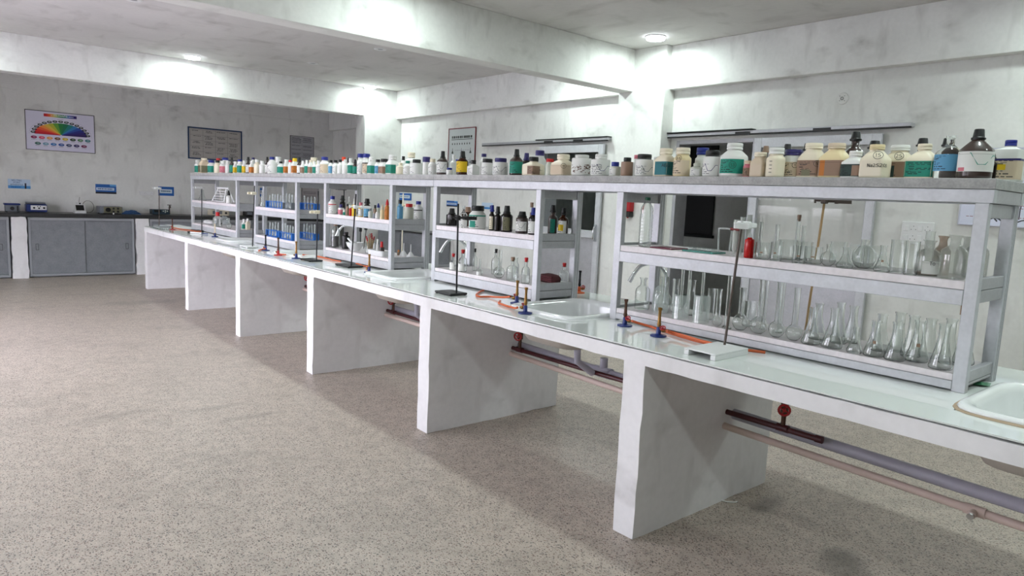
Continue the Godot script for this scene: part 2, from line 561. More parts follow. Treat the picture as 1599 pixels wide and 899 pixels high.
func bottle(kind: String, at: Vector3, W: float, H: float, C: float, ch: float, body: String, cap: String, lab: String, facing: float, label: String, group: String, opt: Dictionary) -> Node3D:
	var names := {"jar": "reagent_bottle", "round": "reagent_bottle", "wide": "reagent_jar", "amber": "amber_bottle", "dark": "amber_bottle", "clear": "glass_bottle", "squeeze": "squeeze_bottle"}
	var t := thing(names[kind], label, "bottle" if kind != "wide" else "jar", at, 0.0, group)
	var seg := 24 if depth_of(at) < 3.2 else 16
	var sq := 2.0
	var hs := 0.62
	var m: Material = tint(body) if COL.has(body) else M.lab
	if kind == "jar":
		sq = 9.0
		hs = 0.54
	elif kind == "wide":
		hs = 0.72
	elif kind == "amber":
		m = M.amber if body == "a" else M.amber_light
		hs = 0.56
	elif kind == "dark":
		m = M.dark_glass
		hs = 0.6
	elif kind == "clear":
		m = M.lab if body == "x" else M.dusty_glass
		hs = 0.58
	elif kind == "squeeze":
		hs = 0.6
	hs = opt.get("hs", hs)
	sq = opt.get("sq", sq)
	var prof := jar_profile(W, H, C, ch, sq, hs)
	if sq > 2.1:
		seg = 48 if seg == 24 else 32
	var b := MB.new()
	lathe(b, prof, seg)
	part("body", b, m, t)
	# cap
	var rc := C / 2.0
	b = MB.new()
	var y0 := H - ch
	if kind == "amber" or kind == "dark":
		lathe(b, [[rc * 0.5, y0 - ch * 0.28], [rc * 1.22, y0 - ch * 0.26], [rc * 1.26, y0 - ch * 0.02], [rc * 1.05, y0 + ch * 0.06], [rc, y0 + ch * 0.2], [rc * 0.86, H - 0.003], [rc * 0.78, H], [0.0, H]], seg)
	elif kind == "squeeze":
		lathe(b, [[rc, y0], [rc * 0.9, y0 + ch * 0.35], [rc * 0.35, H - 0.004], [rc * 0.2, H], [0.0, H]], seg)
	elif kind == "clear" and cap == "x":
		lathe(b, [[rc * 0.8, y0], [rc, y0 + ch * 0.5], [rc, H], [rc * 0.75, H], [rc * 0.7, y0]], seg)
	else:
		lathe(b, [[rc * 0.6, y0 + 0.001], [rc * 0.97, y0], [rc, y0 + 0.003], [rc, y0 + ch * 0.3], [rc * 0.965, y0 + ch * 0.34], [rc * 0.965, y0 + ch * 0.42], [rc, y0 + ch * 0.46], [rc * 0.985, H - 0.003], [rc * 0.94, H], [0.0, H]], seg)
	part("cap" if cap != "x" else "rim", b, tint(cap) if COL.has(cap) else M.lab, t)
	# paper label
	if lab != "":
		var hw: float = opt.get("arc", 1.25)
		var ly0: float = opt.get("l0", 0.06) * H
		var ly1: float = opt.get("l1", minf(hs - 0.04, 0.56)) * H
		b = MB.new()
		var r := W / 2.0 + 0.0008
		lathe(b, [[r, ly0, sq], [r, ly1, sq]], 16, Vector3.ZERO, facing - hw, facing + hw)
		var pl := part("paper_label", b, tint(lab, "print%d" % opt.get("print", 0)), t)
		if opt.has("stripe"):
			b = MB.new()
			lathe(b, [[r + 0.0003, ly1 - 0.10 * (ly1 - ly0), sq], [r + 0.0003, ly1, sq]], 16, Vector3.ZERO, facing - hw, facing + hw)
			part("stripe", b, tint(opt.stripe), pl)
		if opt.has("patch"):
			b = MB.new()
			var pc: Array = opt.patch
			lathe(b, [[r + 0.0004, lerpf(ly0, ly1, pc[1]), sq], [r + 0.0004, lerpf(ly0, ly1, pc[2]), sq]], 8, Vector3.ZERO, facing + hw * pc[3], facing + hw * pc[4])
			part("printed_patch", b, tint(pc[0], "print2"), pl)
		if opt.has("zigzag"):
			b = MB.new()
			var zz := []
			for q in [[0.85, 0.92], [0.25, 0.92], [-0.05, 0.35], [-0.35, 0.35], [-0.7, 0.8], [-0.9, 0.8]]:
				var an: float = facing + hw * q[0]
				zz.append(Vector3(cos(an), 0, sin(an)) * (r + 0.0002) + Vector3(0, lerpf(ly0, ly1, q[1]), 0))
			tube(b, zz, 0.0014, 5)
			part("printed_line", b, tint(opt.zigzag), pl)
	if opt.has("text"):
		for q in opt.text:  # [writing, size, height fraction, angle offset]
			part("lettering", bent_letters(q[0], q[1], W / 2.0 + 0.001, sq, facing + q[3], q[2] * H), M.black, t)
	if opt.has("ring"):
		for q in opt.ring:  # hand-drawn circle
			b = MB.new()
			var pts := []
			for k in 17:
				var a2 := TAU * k / 16
				var an2: float = facing + q[2] + cos(a2) * q[0] / (W / 2.0)
				var rr := (W / 2.0) * sup(an2, sq) + 0.001
				pts.append(Vector3(cos(an2) * rr, q[1] * H + sin(a2) * q[0], sin(an2) * rr))
			tube(b, pts, 0.0009, 4, false)
			part("circle_mark", b, M.black, t)
	if opt.has("fill"):
		b = MB.new()
		var rf := W / 2.0 - 0.003
		var fh: float = opt.fill[1] * H
		lathe(b, [[0.0, 0.003, sq], [rf * 0.95, 0.003, sq], [rf, 0.01, sq], [rf, fh, sq], [0.0, fh, sq]], seg)
		part("contents", b, tint(opt.fill[0]), t)
	return t

var spots := {}
func free_spot(shelf: String, px: float, py: float, wpx: float, v0: float, v1: float) -> Array:
	# first place from the shelf's edge backwards where nothing stands yet, along the line of sight
	if not spots.has(shelf):
		spots[shelf] = []
	var v := v0
	var best := []
	while v < v1:
		var p := at_x(px, py, v)
		var w := wpx * depth_of(p) / FOCAL
		p = at_x(px, py, v + w / 2.0)
		w = wpx * depth_of(p) / FOCAL
		var bu0 := bounds_of(shelf)
		var ok: bool = -p.z - w / 2.0 > bu0[0] - 0.004 and -p.z + w / 2.0 < bu0[1] + 0.004
		for s in spots[shelf]:
			if Vector2(p.x - s[0], p.z - s[1]).length() < w / 2.0 + s[2] + 0.001:
				ok = false
		if best.is_empty() or ok:
			best = [p, w]
		if ok:
			break
		v += 0.008
	var bu := bounds_of(shelf)
	best[0].z = -clampf(-best[0].z, bu[0] + best[1] / 2.0, bu[1] - best[1] / 2.0)
	spots[shelf].append([best[0].x, best[0].z, best[1] / 2.0])
	return best

func bounds_of(shelf: String) -> Array:
	# how far the shelf board reaches along the bench
	var k := shelf.substr(1, 1).to_int() - 1 if shelf.begins_with("u") else -1
	return [0.74, 9.82] if k < 0 else [UNITS[k][0] + 0.045, UNITS[k][1] - 0.045]

func facing_of(p: Vector3) -> float:
	# labels look to the aisle, turned a little each
	var d := (Vector3(-1, 0, 0) + (EYE - p).normalized() * 1.6).normalized()
	return atan2(d.z, d.x) + rng.randf_range(-0.35, 0.35)

func bay_of(u: float) -> String:
	if u > 7.79:
		return "over the pipette rack bay"
	if u > 6.1:
		return "over the test tube bay"
	if u > 4.36:
		return "over the paint bottle bay"
	if u > 2.68:
		return "over the brown bottle bay"
	return "over the glassware bay"

func look_words(kind: String, body: String, cap: String, lab: String) -> String:
	var k := ""
	match kind:
		"jar": k = COL[body][0] + " square plastic bottle"
		"round": k = COL[body][0] + " plastic bottle"
		"wide": k = COL[body][0] + " wide-mouthed jar"
		"amber": k = "amber glass bottle"
		"dark": k = "dark brown glass bottle"
		"clear": k = "clear glass bottle"
		"squeeze": k = COL[body][0] + " squeeze bottle"
	if COL.has(cap):
		k += " with " + COL[cap][0] + " cap"
	if lab != "":
		k += (" and " if COL.has(cap) else " with ") + COL[lab][0] + " label"
	return k

func bottle_row(shelf: String, h: float, v1: float, items: Array, where: String, group: String):
	# item: kind, x0, x1, top y, cap x0, cap x1, cap height px, body, cap, label, row, base y, options
	for pass_ in ["F", "B"]:
		for it in items:
			if it[10] != pass_:
				continue
			var opt: Dictionary = it[12] if it.size() > 12 else {}
			var py: float = it[11]
			var xc: float = (it[1] + it[2]) / 2.0
			var grow := 1.22 if shelf == "top" and xc < 660.0 else 1.04
			var sp := free_spot(shelf, xc, py, (it[2] - it[1]) * grow, opt.get("v", SX0 + 0.008 if pass_ == "F" else 2.90), v1)
			var p: Vector3 = sp[0]
			var d := depth_of(p)
			var topy: float = at_x(xc, it[3], p.x).y
			var H := maxf(topy - h, 0.03)
			var C: float = (it[5] - it[4]) * d / FOCAL
			var ch: float = it[6] * d / FOCAL
			p.y = h
			var words := look_words(it[0], it[7], it[8], it[9])
			if opt.has("say"):
				words = opt.say
			var place := bay_of(-p.z) if where == "" else where
			var lb: String = words + (" at the back " if pass_ == "B" and where == "" else " ") + place
			var o := bottle(it[0], p, sp[1], H, minf(C, sp[1] * 1.08), minf(ch, H * 0.4), it[7], it[8], it[9], facing_of(p), lb, group + (" " + place if where == "" else ""), opt)
			registry.append([o, words, (" at the back " if pass_ == "B" and where == "" else " ") + place, -p.z])

func tell_apart():
	# bottles whose looks and bay agree are told apart by the neighbour they stand beside
	var by := {}
	for r in registry:
		var l: String = r[0].get_meta("label")
		by.get_or_add(l, []).append(r)
	for l in by:
		if by[l].size() < 2:
			continue
		for r in by[l]:
			var best = null
			for q in registry:
				if q[0] == r[0] or q[1] == r[1] or absf(q[0].position.y - r[0].position.y) > 0.02:
					continue
				if best == null or q[0].position.distance_to(r[0].position) < best[0].position.distance_to(r[0].position):
					best = q
			if best:
				var short: String = best[1].replace(" square plastic", "").replace(" plastic", "").replace(" glass", "").replace(" wide-mouthed", "")
				var mine: String = r[1].replace(" square plastic", "")
				var lb: String = mine + " beside " + short
				if lb.split(" ").size() <= 16:
					r[0].set_meta("label", lb)

# ---------------------------------------------------------------- laboratory glass
func glass_profile(kind: String, W: float, H: float, N: float) -> Array:
	var r := W / 2.0
	var n := N / 2.0
	var w := 0.0016
	var o := []
	match kind:
		"conical":
			o = [[0.0, 0.001], [r * 0.9, 0.0], [r * 0.99, 0.004], [r, 0.012], [lerpf(r, n, 0.5), H * 0.33], [lerpf(r, n, 0.86), H * 0.56], [n * 1.04, H * 0.65], [n, H * 0.72], [n, H * 0.94], [n * 1.16, H * 0.975], [n * 1.16, H]]
		"round":
			o = [[0.0, 0.001], [r * 0.45, 0.001], [r * 0.75, r * 0.3], [r * 0.97, r * 0.72], [r, r * 1.0], [r * 0.94, r * 1.4], [r * 0.68, r * 1.78], [n * 1.1, r * 2.0], [n, minf(r * 2.2, H * 0.9)], [n, H * 0.96], [n * 1.15, H * 0.98], [n * 1.15, H]]
		"beaker":
			o = [[0.0, 0.001], [r * 0.9, 0.0], [r * 0.98, 0.004], [r * 0.985, 0.01], [r * 0.985, H * 0.95], [r * 1.03, H * 0.99], [r * 1.04, H]]
		"inverted":
			o = [[r * 1.03, 0.0], [r * 0.985, H * 0.05], [r * 0.985, H * 0.92], [r * 0.9, H * 0.99], [0.0, H]]
		"bottle":
			o = [[0.0, 0.002], [r * 0.93, 0.0], [r, 0.006], [r, H * 0.55], [r * 0.93, H * 0.64], [r * 0.7, H * 0.71], [n * 1.05, H * 0.76], [n * 0.92, H * 0.86], [n * 1.0, H * 0.93], [n * 1.35, H * 0.985], [n * 1.35, H]]
		"cylinder":
			o = [[0.0, 0.001], [r * 1.8, 0.0], [r * 1.8, 0.006], [r * 1.05, 0.014], [r, 0.02], [r, H * 0.97], [r * 1.12, H]]
		"tube":
			o = [[0.0, 0.0], [r * 0.6, r * 0.2], [r * 0.95, r * 0.7], [r, r], [r, H * 0.97], [r * 1.12, H]]
		"dome":
			o = [[r, 0.0], [r, H * 0.6], [r * 0.86, H * 0.84], [r * 0.5, H * 0.97], [0.0, H]]
	var full := o.duplicate()
	for i in range(o.size() - 1, -1, -1):
		full.append([maxf(o[i][0] - w, 0.0), o[i][1] + (w if o[i][1] < 0.01 and kind != "inverted" and kind != "dome" else (-w if kind in ["inverted", "dome"] and o[i][1] > H * 0.9 else 0.0))])
	return full

var glass_names := {"conical": "conical_flask", "round": "round_flask", "beaker": "glass_beaker", "inverted": "glass_beaker", "bottle": "glass_bottle", "cylinder": "measuring_cylinder", "tube": "test_tube", "dome": "glass_dome"}
func glassware(kind: String, at: Vector3, W: float, H: float, N: float, label: String, group: String, m: Material = null, opt := {}) -> Node3D:
	var t := thing(opt.get("name", glass_names[kind]), label, opt.get("cat", {"conical": "flask", "round": "flask", "beaker": "beaker", "inverted": "beaker", "bottle": "bottle", "cylinder": "cylinder", "tube": "test tube", "dome": "glass jar"}[kind]), at, 0.0, group)
	var b := MB.new()
	lathe(b, glass_profile(kind, W, H, N), 20 if kind != "tube" else 10)
	part("vessel", b, m if m else (M.tube_glass if kind in ["inverted", "dome"] else M.lab), t)
	if opt.has("stopper"):
		b = MB.new()
		lathe(b, [[N * 0.42, H * 0.95], [N * 0.5, H], [N * 0.62, H + 0.012], [N * 0.55, H + 0.02], [0.0, H + 0.02]], 12)
		part("stopper", b, tint(opt.stopper), t)
	if opt.has("label"):
		b = MB.new()
		var f: float = opt.get("facing", PI)
		lathe(b, [[W / 2 + 0.0008, H * opt.label[1]], [W / 2 + 0.0008, H * opt.label[2]]], 12, Vector3.ZERO, f - opt.get("arc", 1.3), f + opt.get("arc", 1.3))
		part("paper_label", b, tint(opt.label[0], "print2"), t)
	if opt.has("text"):
		part("lettering", bent_letters(opt.text, 0.018, W / 2.0 + 0.001, 2.0, opt.get("facing", PI), H * 0.36), M.black, t)
	if opt.has("fill"):
		b = MB.new()
		var rf := W / 2.0 - 0.003
		lathe(b, [[0.0, 0.003], [rf, 0.004], [rf, H * opt.fill[1]], [0.0, H * opt.fill[1]]], 16)
		part("contents", b, tint(opt.fill[0]), t)
	if kind in ["beaker", "conical"] and opt.get("mark", false):
		b = MB.new()
		var rr := W / 2.0 * (0.99 if kind == "beaker" else 0.74)
		lathe(b, [[rr + 0.0012, H * 0.38], [rr * (1.0 if kind == "beaker" else 0.93) + 0.0012, H * 0.46]], 6, Vector3.ZERO, 2.6, 3.0)
		part("printed_mark", b, tint("n"), t)
	return t

func glass_row(shelf: String, h: float, items: Array, group: String):
	# item: kind, x0, x1, top y, neck px, base y, row, label, options
	for pass_ in ["F", "B"]:
		for it in items:
			if it[6] != pass_:
				continue
			var opt: Dictionary = it[8] if it.size() > 8 else {}
			var xc: float = (it[1] + it[2]) / 2.0
			var sp := free_spot(shelf, xc, it[5] - 4.0, it[2] - it[1], opt.get("v", SX0 + 0.012 if pass_ == "F" else 2.88), 3.03)
			var p: Vector3 = sp[0]
			var H := maxf(at_x(xc + opt.get("dx", 0.0), it[3], p.x).y - h, 0.03)
			p.y = h
			glassware(it[0], p, sp[1], H, it[4] * depth_of(p) / FOCAL, it[7], group if not opt.has("group") else opt.group, opt.get("m", null), opt)

func count_out():
	# look-alikes in a row are told apart by counting from the open end of the shelving
	var nth := ["first", "second", "third", "fourth", "fifth", "sixth", "seventh", "eighth", "ninth", "tenth"]
	var by := {}
	for c in get_children():
		if c.has_meta("group") and c.has_meta("label") and not c.get_meta("category") in ["brush", "lamp"]:
			by.get_or_add(c.get_meta("label"), []).append(c)
	for l in by:
		var row: Array = by[l]
		if row.size() < 2 or row.size() > nth.size():
			continue
		row.sort_custom(func(x, y): return x.position.z > y.position.z)
		for i in row.size():
			var lb: String = nth[i] + " " + l + " from the open door end"
			if lb.split(" ").size() > 16:
				lb = nth[i] + " " + l
			row[i].set_meta("label", lb)

# ---------------------------------------------------------------- room
func slab_part(called: String, lo: Vector3, hi: Vector3, m: Material, parent: Node3D, c := 0.0) -> MeshInstance3D:
	var b := MB.new()
	box(b, lo, hi, c)
	return part(called, b, m, parent)

func V(x: float, y: float, u: float) -> Vector3:
	return Vector3(x, y, -u)

func zbox(b: MB, x0: float, x1: float, y0: float, y1: float, u0: float, u1: float, c := 0.0):
	box(b, Vector3(minf(x0, x1), minf(y0, y1), -maxf(u0, u1)), Vector3(maxf(x0, x1), maxf(y0, y1), -minf(u0, u1)), c)

func build_room():
	# floor: terrazzo, UV for the chips, UV2 for the soiling
	var fl := struct("floor", "grey-beige speckled terrazzo floor with soiled patches", "floor")
	var x0 := -2.4
	var x1 := 6.3
	var z0 := -12.8
	var z1 := 8.2
	var pts := [Vector3(x0, 0, z1), Vector3(x0, 0, z0), Vector3(x1, 0, z0), Vector3(x1, 0, z1)]
	var a := []
	a.resize(Mesh.ARRAY_MAX)
	var uv := PackedVector2Array()
	var uv2 := PackedVector2Array()
	for p in pts:
		uv.append(Vector2(p.x, p.z) / 1.2)
		uv2.append(Vector2((p.x + 2.2) / 8.4, (12.8 + p.z) / 15.8))
	a[Mesh.ARRAY_VERTEX] = PackedVector3Array(pts)
	a[Mesh.ARRAY_NORMAL] = PackedVector3Array([Vector3.UP, Vector3.UP, Vector3.UP, Vector3.UP])
	a[Mesh.ARRAY_TEX_UV] = uv
	a[Mesh.ARRAY_TEX_UV2] = uv2
	a[Mesh.ARRAY_INDEX] = PackedInt32Array([0, 1, 2, 0, 2, 3])
	var fm := ArrayMesh.new()
	fm.add_surface_from_arrays(Mesh.PRIMITIVE_TRIANGLES, a)
	part("terrazzo", fm, M.floor, fl)
	slab_part("screed", Vector3(x0, -0.2, z0), Vector3(x1, -0.002, z1), M.lime, fl)
	var ce := struct("ceiling", "off-white plastered ceiling", "ceiling")
	slab_part("ceiling_slab", Vector3(-2.4, HC, -12.8), Vector3(6.3, HC + 0.2, 8.2), M.ceiling, ce)
	# door wall with two openings
	var b := MB.new()
	var cuts := [[-8.2, 3.63], [4.56, 5.60], [6.58, 12.8]]
	for c in cuts:
		zbox(b, WX, WX + 0.2, 0, HC, c[0], c[1])
	zbox(b, WX, WX + 0.2, 2.13, HC, 3.63, 4.56)
	zbox(b, WX, WX + 0.2, 2.13, HC, 5.60, 6.58)
	var wr := struct("wall_right", "whitewashed wall with two aluminium doors and grey smears", "wall")
	part("plaster", b, M.wall, wr)
	var wb := struct("wall_back", "whitewashed end wall above the dark counter", "wall")
	b = MB.new()
	zbox(b, -2.4, 6.3, 0, HC, 12.6, 12.8)
	part("plaster", b, M.wall, wb)
	var wf := struct("wall_front", "whitewashed wall behind the open floor", "wall")
	b = MB.new()
	zbox(b, -2.4, 6.3, 0, HC, -8.2, -8.0)
	part("plaster", b, M.wall, wf)
	# window wall: an open doorway and windows let the daylight in
	b = MB.new()
	var holes := [[2.3, 3.2, 0.85, 2.45], [4.4, 5.2, 0.85, 2.45], [5.9, 8.5, 0.0, 2.4]]
	var u := -8.2
	for h in holes:
		zbox(b, -1.8, -1.6, 0, HC, u, h[0])
		if h[2] > 0.0:
			zbox(b, -1.8, -1.6, 0, h[2], h[0], h[1])
		zbox(b, -1.8, -1.6, h[3], HC, h[0], h[1])
		u = h[1]
	zbox(b, -1.8, -1.6, 0, HC, u, 12.8)
	var wl := struct("wall_left", "whitewashed wall with windows and an open doorway", "wall")
	part("plaster", b, M.wall, wl)
	var k := 1
	for h in holes:
		if h[2] <= 0.0:
			continue
		var w := struct("window_%d" % k, "aluminium framed window in the daylight wall", "window")
		k += 1
		b = MB.new()
		for e in [0.0, 0.5, 1.0]:
			var uu := lerpf(h[0] + 0.02, h[1] - 0.02, e)
			zbox(b, -1.73, -1.69, h[2], h[3], uu - 0.02, uu + 0.02)
		for yy in [h[2] + 0.02, h[3] - 0.02]:
			zbox(b, -1.73, -1.69, yy - 0.02, yy + 0.02, h[0], h[1])
		part("frame", b, M.alu, w)
		for e in 2:
			b = MB.new()
			zbox(b, -1.712, -1.708, h[2] + 0.04, h[3] - 0.04, lerpf(h[0], h[1], 0.5 * e) + 0.04, lerpf(h[0], h[1], 0.5 * e + 0.5) - 0.04)
			part("pane", b, M.pane, w)
	var gr := struct("ground", "pale concrete yard outside the windows", "ground")  # unseen plane, added to bounce daylight up through the openings
	slab_part("bounce_ground", Vector3(-16, -0.3, -22), Vector3(-1.81, -0.15, 12), M.lime, gr)
	# beams and columns
	var beam := struct("ceiling_beam", "white concrete beam crossing the ceiling between two lamps", "beam")
	b = MB.new()
	zbox(b, -2.2, WX, HB, HC, 5.05, 5.25, 0.004)
	part("plaster", b, M.wall, beam)
	beam = struct("ceiling_beam", "white concrete beam in front of the dim end bay", "beam")
	b = MB.new()
	zbox(b, -2.2, WX, HB, HC, 10.17, 10.40, 0.004)
	part("plaster", b, M.wall, beam)
	beam = struct("ceiling_beam", "white concrete beam along the top of the door wall", "beam")
	b = MB.new()
	zbox(b, 6.0, WX, HB, HC, -8.0, 4.63, 0.004)
	zbox(b, 6.0, WX, HB, HC, 5.25, 10.1, 0.004)
	zbox(b, 6.0, WX, HB - 0.08, HC, 10.4, 12.58, 0.004)
	part("plaster", b, M.wall, beam)
	beam = struct("ceiling_beam", "shallow plaster band above the charts on the end wall", "beam")
	b = MB.new()
	zbox(b, -2.2, 6.0, HB + 0.05, HC, 12.58, 12.6, 0.004)
	part("plaster", b, M.wall, beam)
	var col := struct("column", "white plastered column between the two aluminium doors", "column")
	b = MB.new()
	zbox(b, 5.92, WX, 0, HC, 4.63, 5.25, 0.006)
	part("plaster", b, M.wall, col)
	col = struct("column", "white plastered corner column beside the dim end bay", "column")
	b = MB.new()
	zbox(b, 5.43, WX, 0, HC, 10.1, 10.4, 0.006)
	part("plaster", b, M.wall, col)
	# the unlit room behind the doors
	var dr := struct("wall_corridor", "grey walls of the unlit room behind the doors", "wall")
	b = MB.new()
	zbox(b, 8.3, 8.5, 0, HC, 2.4, 9.0)
	zbox(b, 6.3, 8.5, 0, HC, 2.2, 2.4)
	zbox(b, 6.3, 8.5, 0, HC, 9.0, 9.2)
	zbox(b, 6.3, 8.5, HC, HC + 0.2, 2.2, 9.2)
	zbox(b, 6.3, 8.5, -0.2, 0.0, 2.2, 9.2)
	part("plaster", b, M.wall, dr)
	var bb := thing("dark_opening_panel", "black panel hanging on the wall of the dark room", "panel", V(8.29, 1.07, 6.2))  # flat black board in place of the darkness of an opening
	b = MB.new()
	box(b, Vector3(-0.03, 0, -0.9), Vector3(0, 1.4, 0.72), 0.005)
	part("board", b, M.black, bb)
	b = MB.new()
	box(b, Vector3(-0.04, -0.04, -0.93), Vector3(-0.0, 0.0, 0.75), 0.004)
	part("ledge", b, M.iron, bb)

func frame_part(called: String, parent: Node3D, x0: float, x1: float, y0: float, y1: float, u0: float, u1: float, w: float, m: Material):
	for q in [[y0, y1, u0, u0 + w], [y0, y1, u1 - w, u1], [y0, y0 + w, u0 + w, u1 - w], [y1 - w, y1, u0 + w, u1 - w]]:
		var b := MB.new()
		zbox(b, x0, x1, q[0], q[1], q[2], q[3], 0.003)
		part(called, b, m, parent)

func sliding_door(called: String, label: String, u0: float, u1: float, x: float, mid: float, dark: bool, handle_u: float):
	var d := struct(called, label, "door")
	var w := 0.075
	for q in [["stile", 0.03, 2.12, u0, u0 + w], ["stile", 0.03, 2.12, u1 - w, u1], ["door_rail", 2.03, 2.12, u0 + w, u1 - w], ["door_rail", mid - 0.045, mid + 0.045, u0 + w, u1 - w], ["door_rail", 0.03, 0.14, u0 + w, u1 - w]]:
		var b := MB.new()
		zbox(b, x, x + 0.035, q[1], q[2], q[3], q[4], 0.003)
		part(q[0], b, M.alu, d)
	var b2 := MB.new()
	zbox(b2, x + 0.014, x + 0.02, mid + 0.045, 2.03, u0 + w, u1 - w)
	part("glass_pane", b2, M.pane, d)
	b2 = MB.new()
	zbox(b2, x + 0.012, x + 0.022, 0.14, mid - 0.045, u0 + w, u1 - w)
	part("lower_panel", b2, M.alu2, d)
	b2 = MB.new()
	zbox(b2, x - 0.012, x, 0.99, 1.19, handle_u - 0.022, handle_u + 0.022, 0.004)
	var hp := part("handle_plate", b2, M.steel_frame, d)
	b2 = MB.new()
	tube(b2, smooth_path([V(x - 0.012, 1.02, handle_u), V(x - 0.04, 1.035, handle_u), V(x - 0.04, 1.145, handle_u), V(x - 0.012, 1.16, handle_u)], 4), 0.008, 8)
	part("grip", b2, M.chrome, hp)

func build_doors():
	sliding_door("door_1", "closed aluminium sliding door with dark glass over grey panel", 5.54, 6.63, WX - 0.06, 1.07, true, 5.58)
	sliding_door("door_2", "aluminium sliding door pushed open over the wall", 2.47, 3.62, WX - 0.06, 0.86, false, 3.58)
	for q in [["door_track", "long aluminium track above the closed sliding door", 5.47, 7.82], ["door_track", "long aluminium track above the open sliding door", 2.25, 4.66]]:
		var t := struct(q[0], q[1], "door track")
		var b := MB.new()
		zbox(b, WX - 0.075, WX - 0.001, 2.165, 2.195, q[2], q[3], 0.003)
		part("channel", b, M.alu2, t)
		b = MB.new()
		zbox(b, WX - 0.072, WX - 0.06, 2.152, 2.165, q[2], q[3], 0.002)
		part("lip", b, M.iron, t)
		b = MB.new()
		zbox(b, WX - 0.085, WX - 0.001, 2.197, 2.207, q[2], lerpf(q[2], q[3], 0.52) if q[2] > 5.0 else lerpf(q[2], q[3], 1.0), 0.001)
		if q[2] < 5.0:
			b = MB.new()
			zbox(b, WX - 0.085, WX - 0.001, 2.20, 2.21, lerpf(q[2], q[3], 0.58), q[3], 0.001)
		part("cover_strip", b, M.iron, t)
		for e in [0.2, 0.42] if q[2] > 5.0 else [0.3, 0.62]:
			b = MB.new()
			zbox(b, WX - 0.077, WX - 0.07, 2.15, 2.185, lerpf(q[2], q[3], e) - 0.08, lerpf(q[2], q[3], e) + 0.08)
			part("roller", b, M.black, t)
	# jambs of the openings
	var n := 1
	for q in [[3.63, 4.56], [5.60, 6.58]]:
		var t2 := struct("trim_%d" % n, "aluminium lining of a door opening", "trim")
		n += 1
		for e in [[q[0], q[0] + 0.04, 0.0, 2.13], [q[1] - 0.04, q[1], 0.0, 2.13], [q[0] + 0.04, q[1] - 0.04, 2.09, 2.13]]:
			var b3 := MB.new()
			zbox(b3, WX + 0.0, WX + 0.2, e[2], e[3], e[0], e[1], 0.002)
			part("jamb", b3, M.alu2, t2)

func ceiling_lamp(x: float, u: float, label: String, lit := 1.0):
	var t := thing("ceiling_lamp", label, "lamp", V(x, HC, u), 0.0, "round ceiling lamps")
	var b := MB.new()
	lathe(b, [[0.0, -0.012], [0.09, -0.012], [0.098, -0.010], [0.10, 0.0]], 28)
	part("housing", b, M.white, t)
	b = MB.new()
	lathe(b, [[0.0, -0.036], [0.075, -0.036], [0.088, -0.033], [0.092, -0.026], [0.092, -0.012]], 28)
	part("diffuser", b, M.lamp, t)
	var l := AreaLight3D.new()
	l.name = "lamp_glow"
	l.light_color = Color(0.93, 1.0, 0.98)
	l.light_energy = LAMP_ENERGY * lit
	l.area_size = Vector2(0.16, 0.16)
	l.area_range = 20.0
	l.area_attenuation = 2.0
	l.shadow_enabled = true
	t.add_child(l)
	l.position = Vector3(0, -0.04, 0)
	l.rotation.x = -PI / 2.0

func build_lamps():
	ceiling_lamp(5.575, 4.51, "lit round lamp beside the column between the doors")
	ceiling_lamp(5.43, 9.95, "lit round lamp in front of the corner column")
	ceiling_lamp(2.78, 9.82, "lit round lamp before the end beam over the bench")
	ceiling_lamp(0.1, 9.82, "lit round lamp before the end beam over the open floor")
	ceiling_lamp(2.85, 4.5, "lit round lamp before the crossing beam over the bench")
	ceiling_lamp(0.1, 4.5, "lit round lamp before the crossing beam over the open floor")
	ceiling_lamp(5.575, 0.9, "lit round lamp over the aisle by the open door")
	ceiling_lamp(2.85, 0.6, "lit round lamp over the glassware end of the bench")
	ceiling_lamp(0.1, 0.6, "lit round lamp over the open floor before the bench")
	ceiling_lamp(5.575, -0.8, "lit round lamp over the aisle behind the bench end")  # this lamp and the next two: unseen row added to brighten leg sides
	ceiling_lamp(2.85, -0.8, "lit round lamp over the bench end without shelves")  # unseen, added fill light over the bench
	ceiling_lamp(0.1, -0.8, "lit round lamp over the open floor past the bench end")  # unseen, added fill light for faces turned to the camera
	ceiling_lamp(5.5, 5.8, "lit round lamp behind the crossing beam by the closed door")
	ceiling_lamp(2.8, 5.8, "lit round lamp behind the crossing beam over the bench")
	ceiling_lamp(0.1, 5.8, "lit round lamp behind the crossing beam over the open floor")
	for q in [[4.134, 7.351, "empty round lamp seat close to the crossing beam"], [4.017, 8.905, "empty round lamp seat between bench and end beam"], [1.571, 7.317, "empty round lamp seat over the open floor"]]:
		var t := thing("lamp_socket", q[2], "socket", V(q[0], HC, q[1]), 0.0, "unlit ceiling sockets")
		var b := MB.new()
		lathe(b, [[0.03, -0.003], [0.05, -0.008], [0.07, -0.006], [0.075, 0.0]], 24)
		part("ring", b, M.white, t)
		b = MB.new()
		lathe(b, [[0.0, -0.002], [0.04, -0.002]], 16)
		part("plate", b, M.steel_frame, t)

# ---------------------------------------------------------------- bench
const LEGS := [10.40, 8.506, 6.805, 5.161, 3.528, 1.9055, 0.05, -1.33]
const SINKS := [[7.56, 8.02], [5.86, 6.36], [4.12, 4.59], [2.42, 2.92], [0.16, 0.70]]
const SV0 := 2.475
const SV1 := 3.055

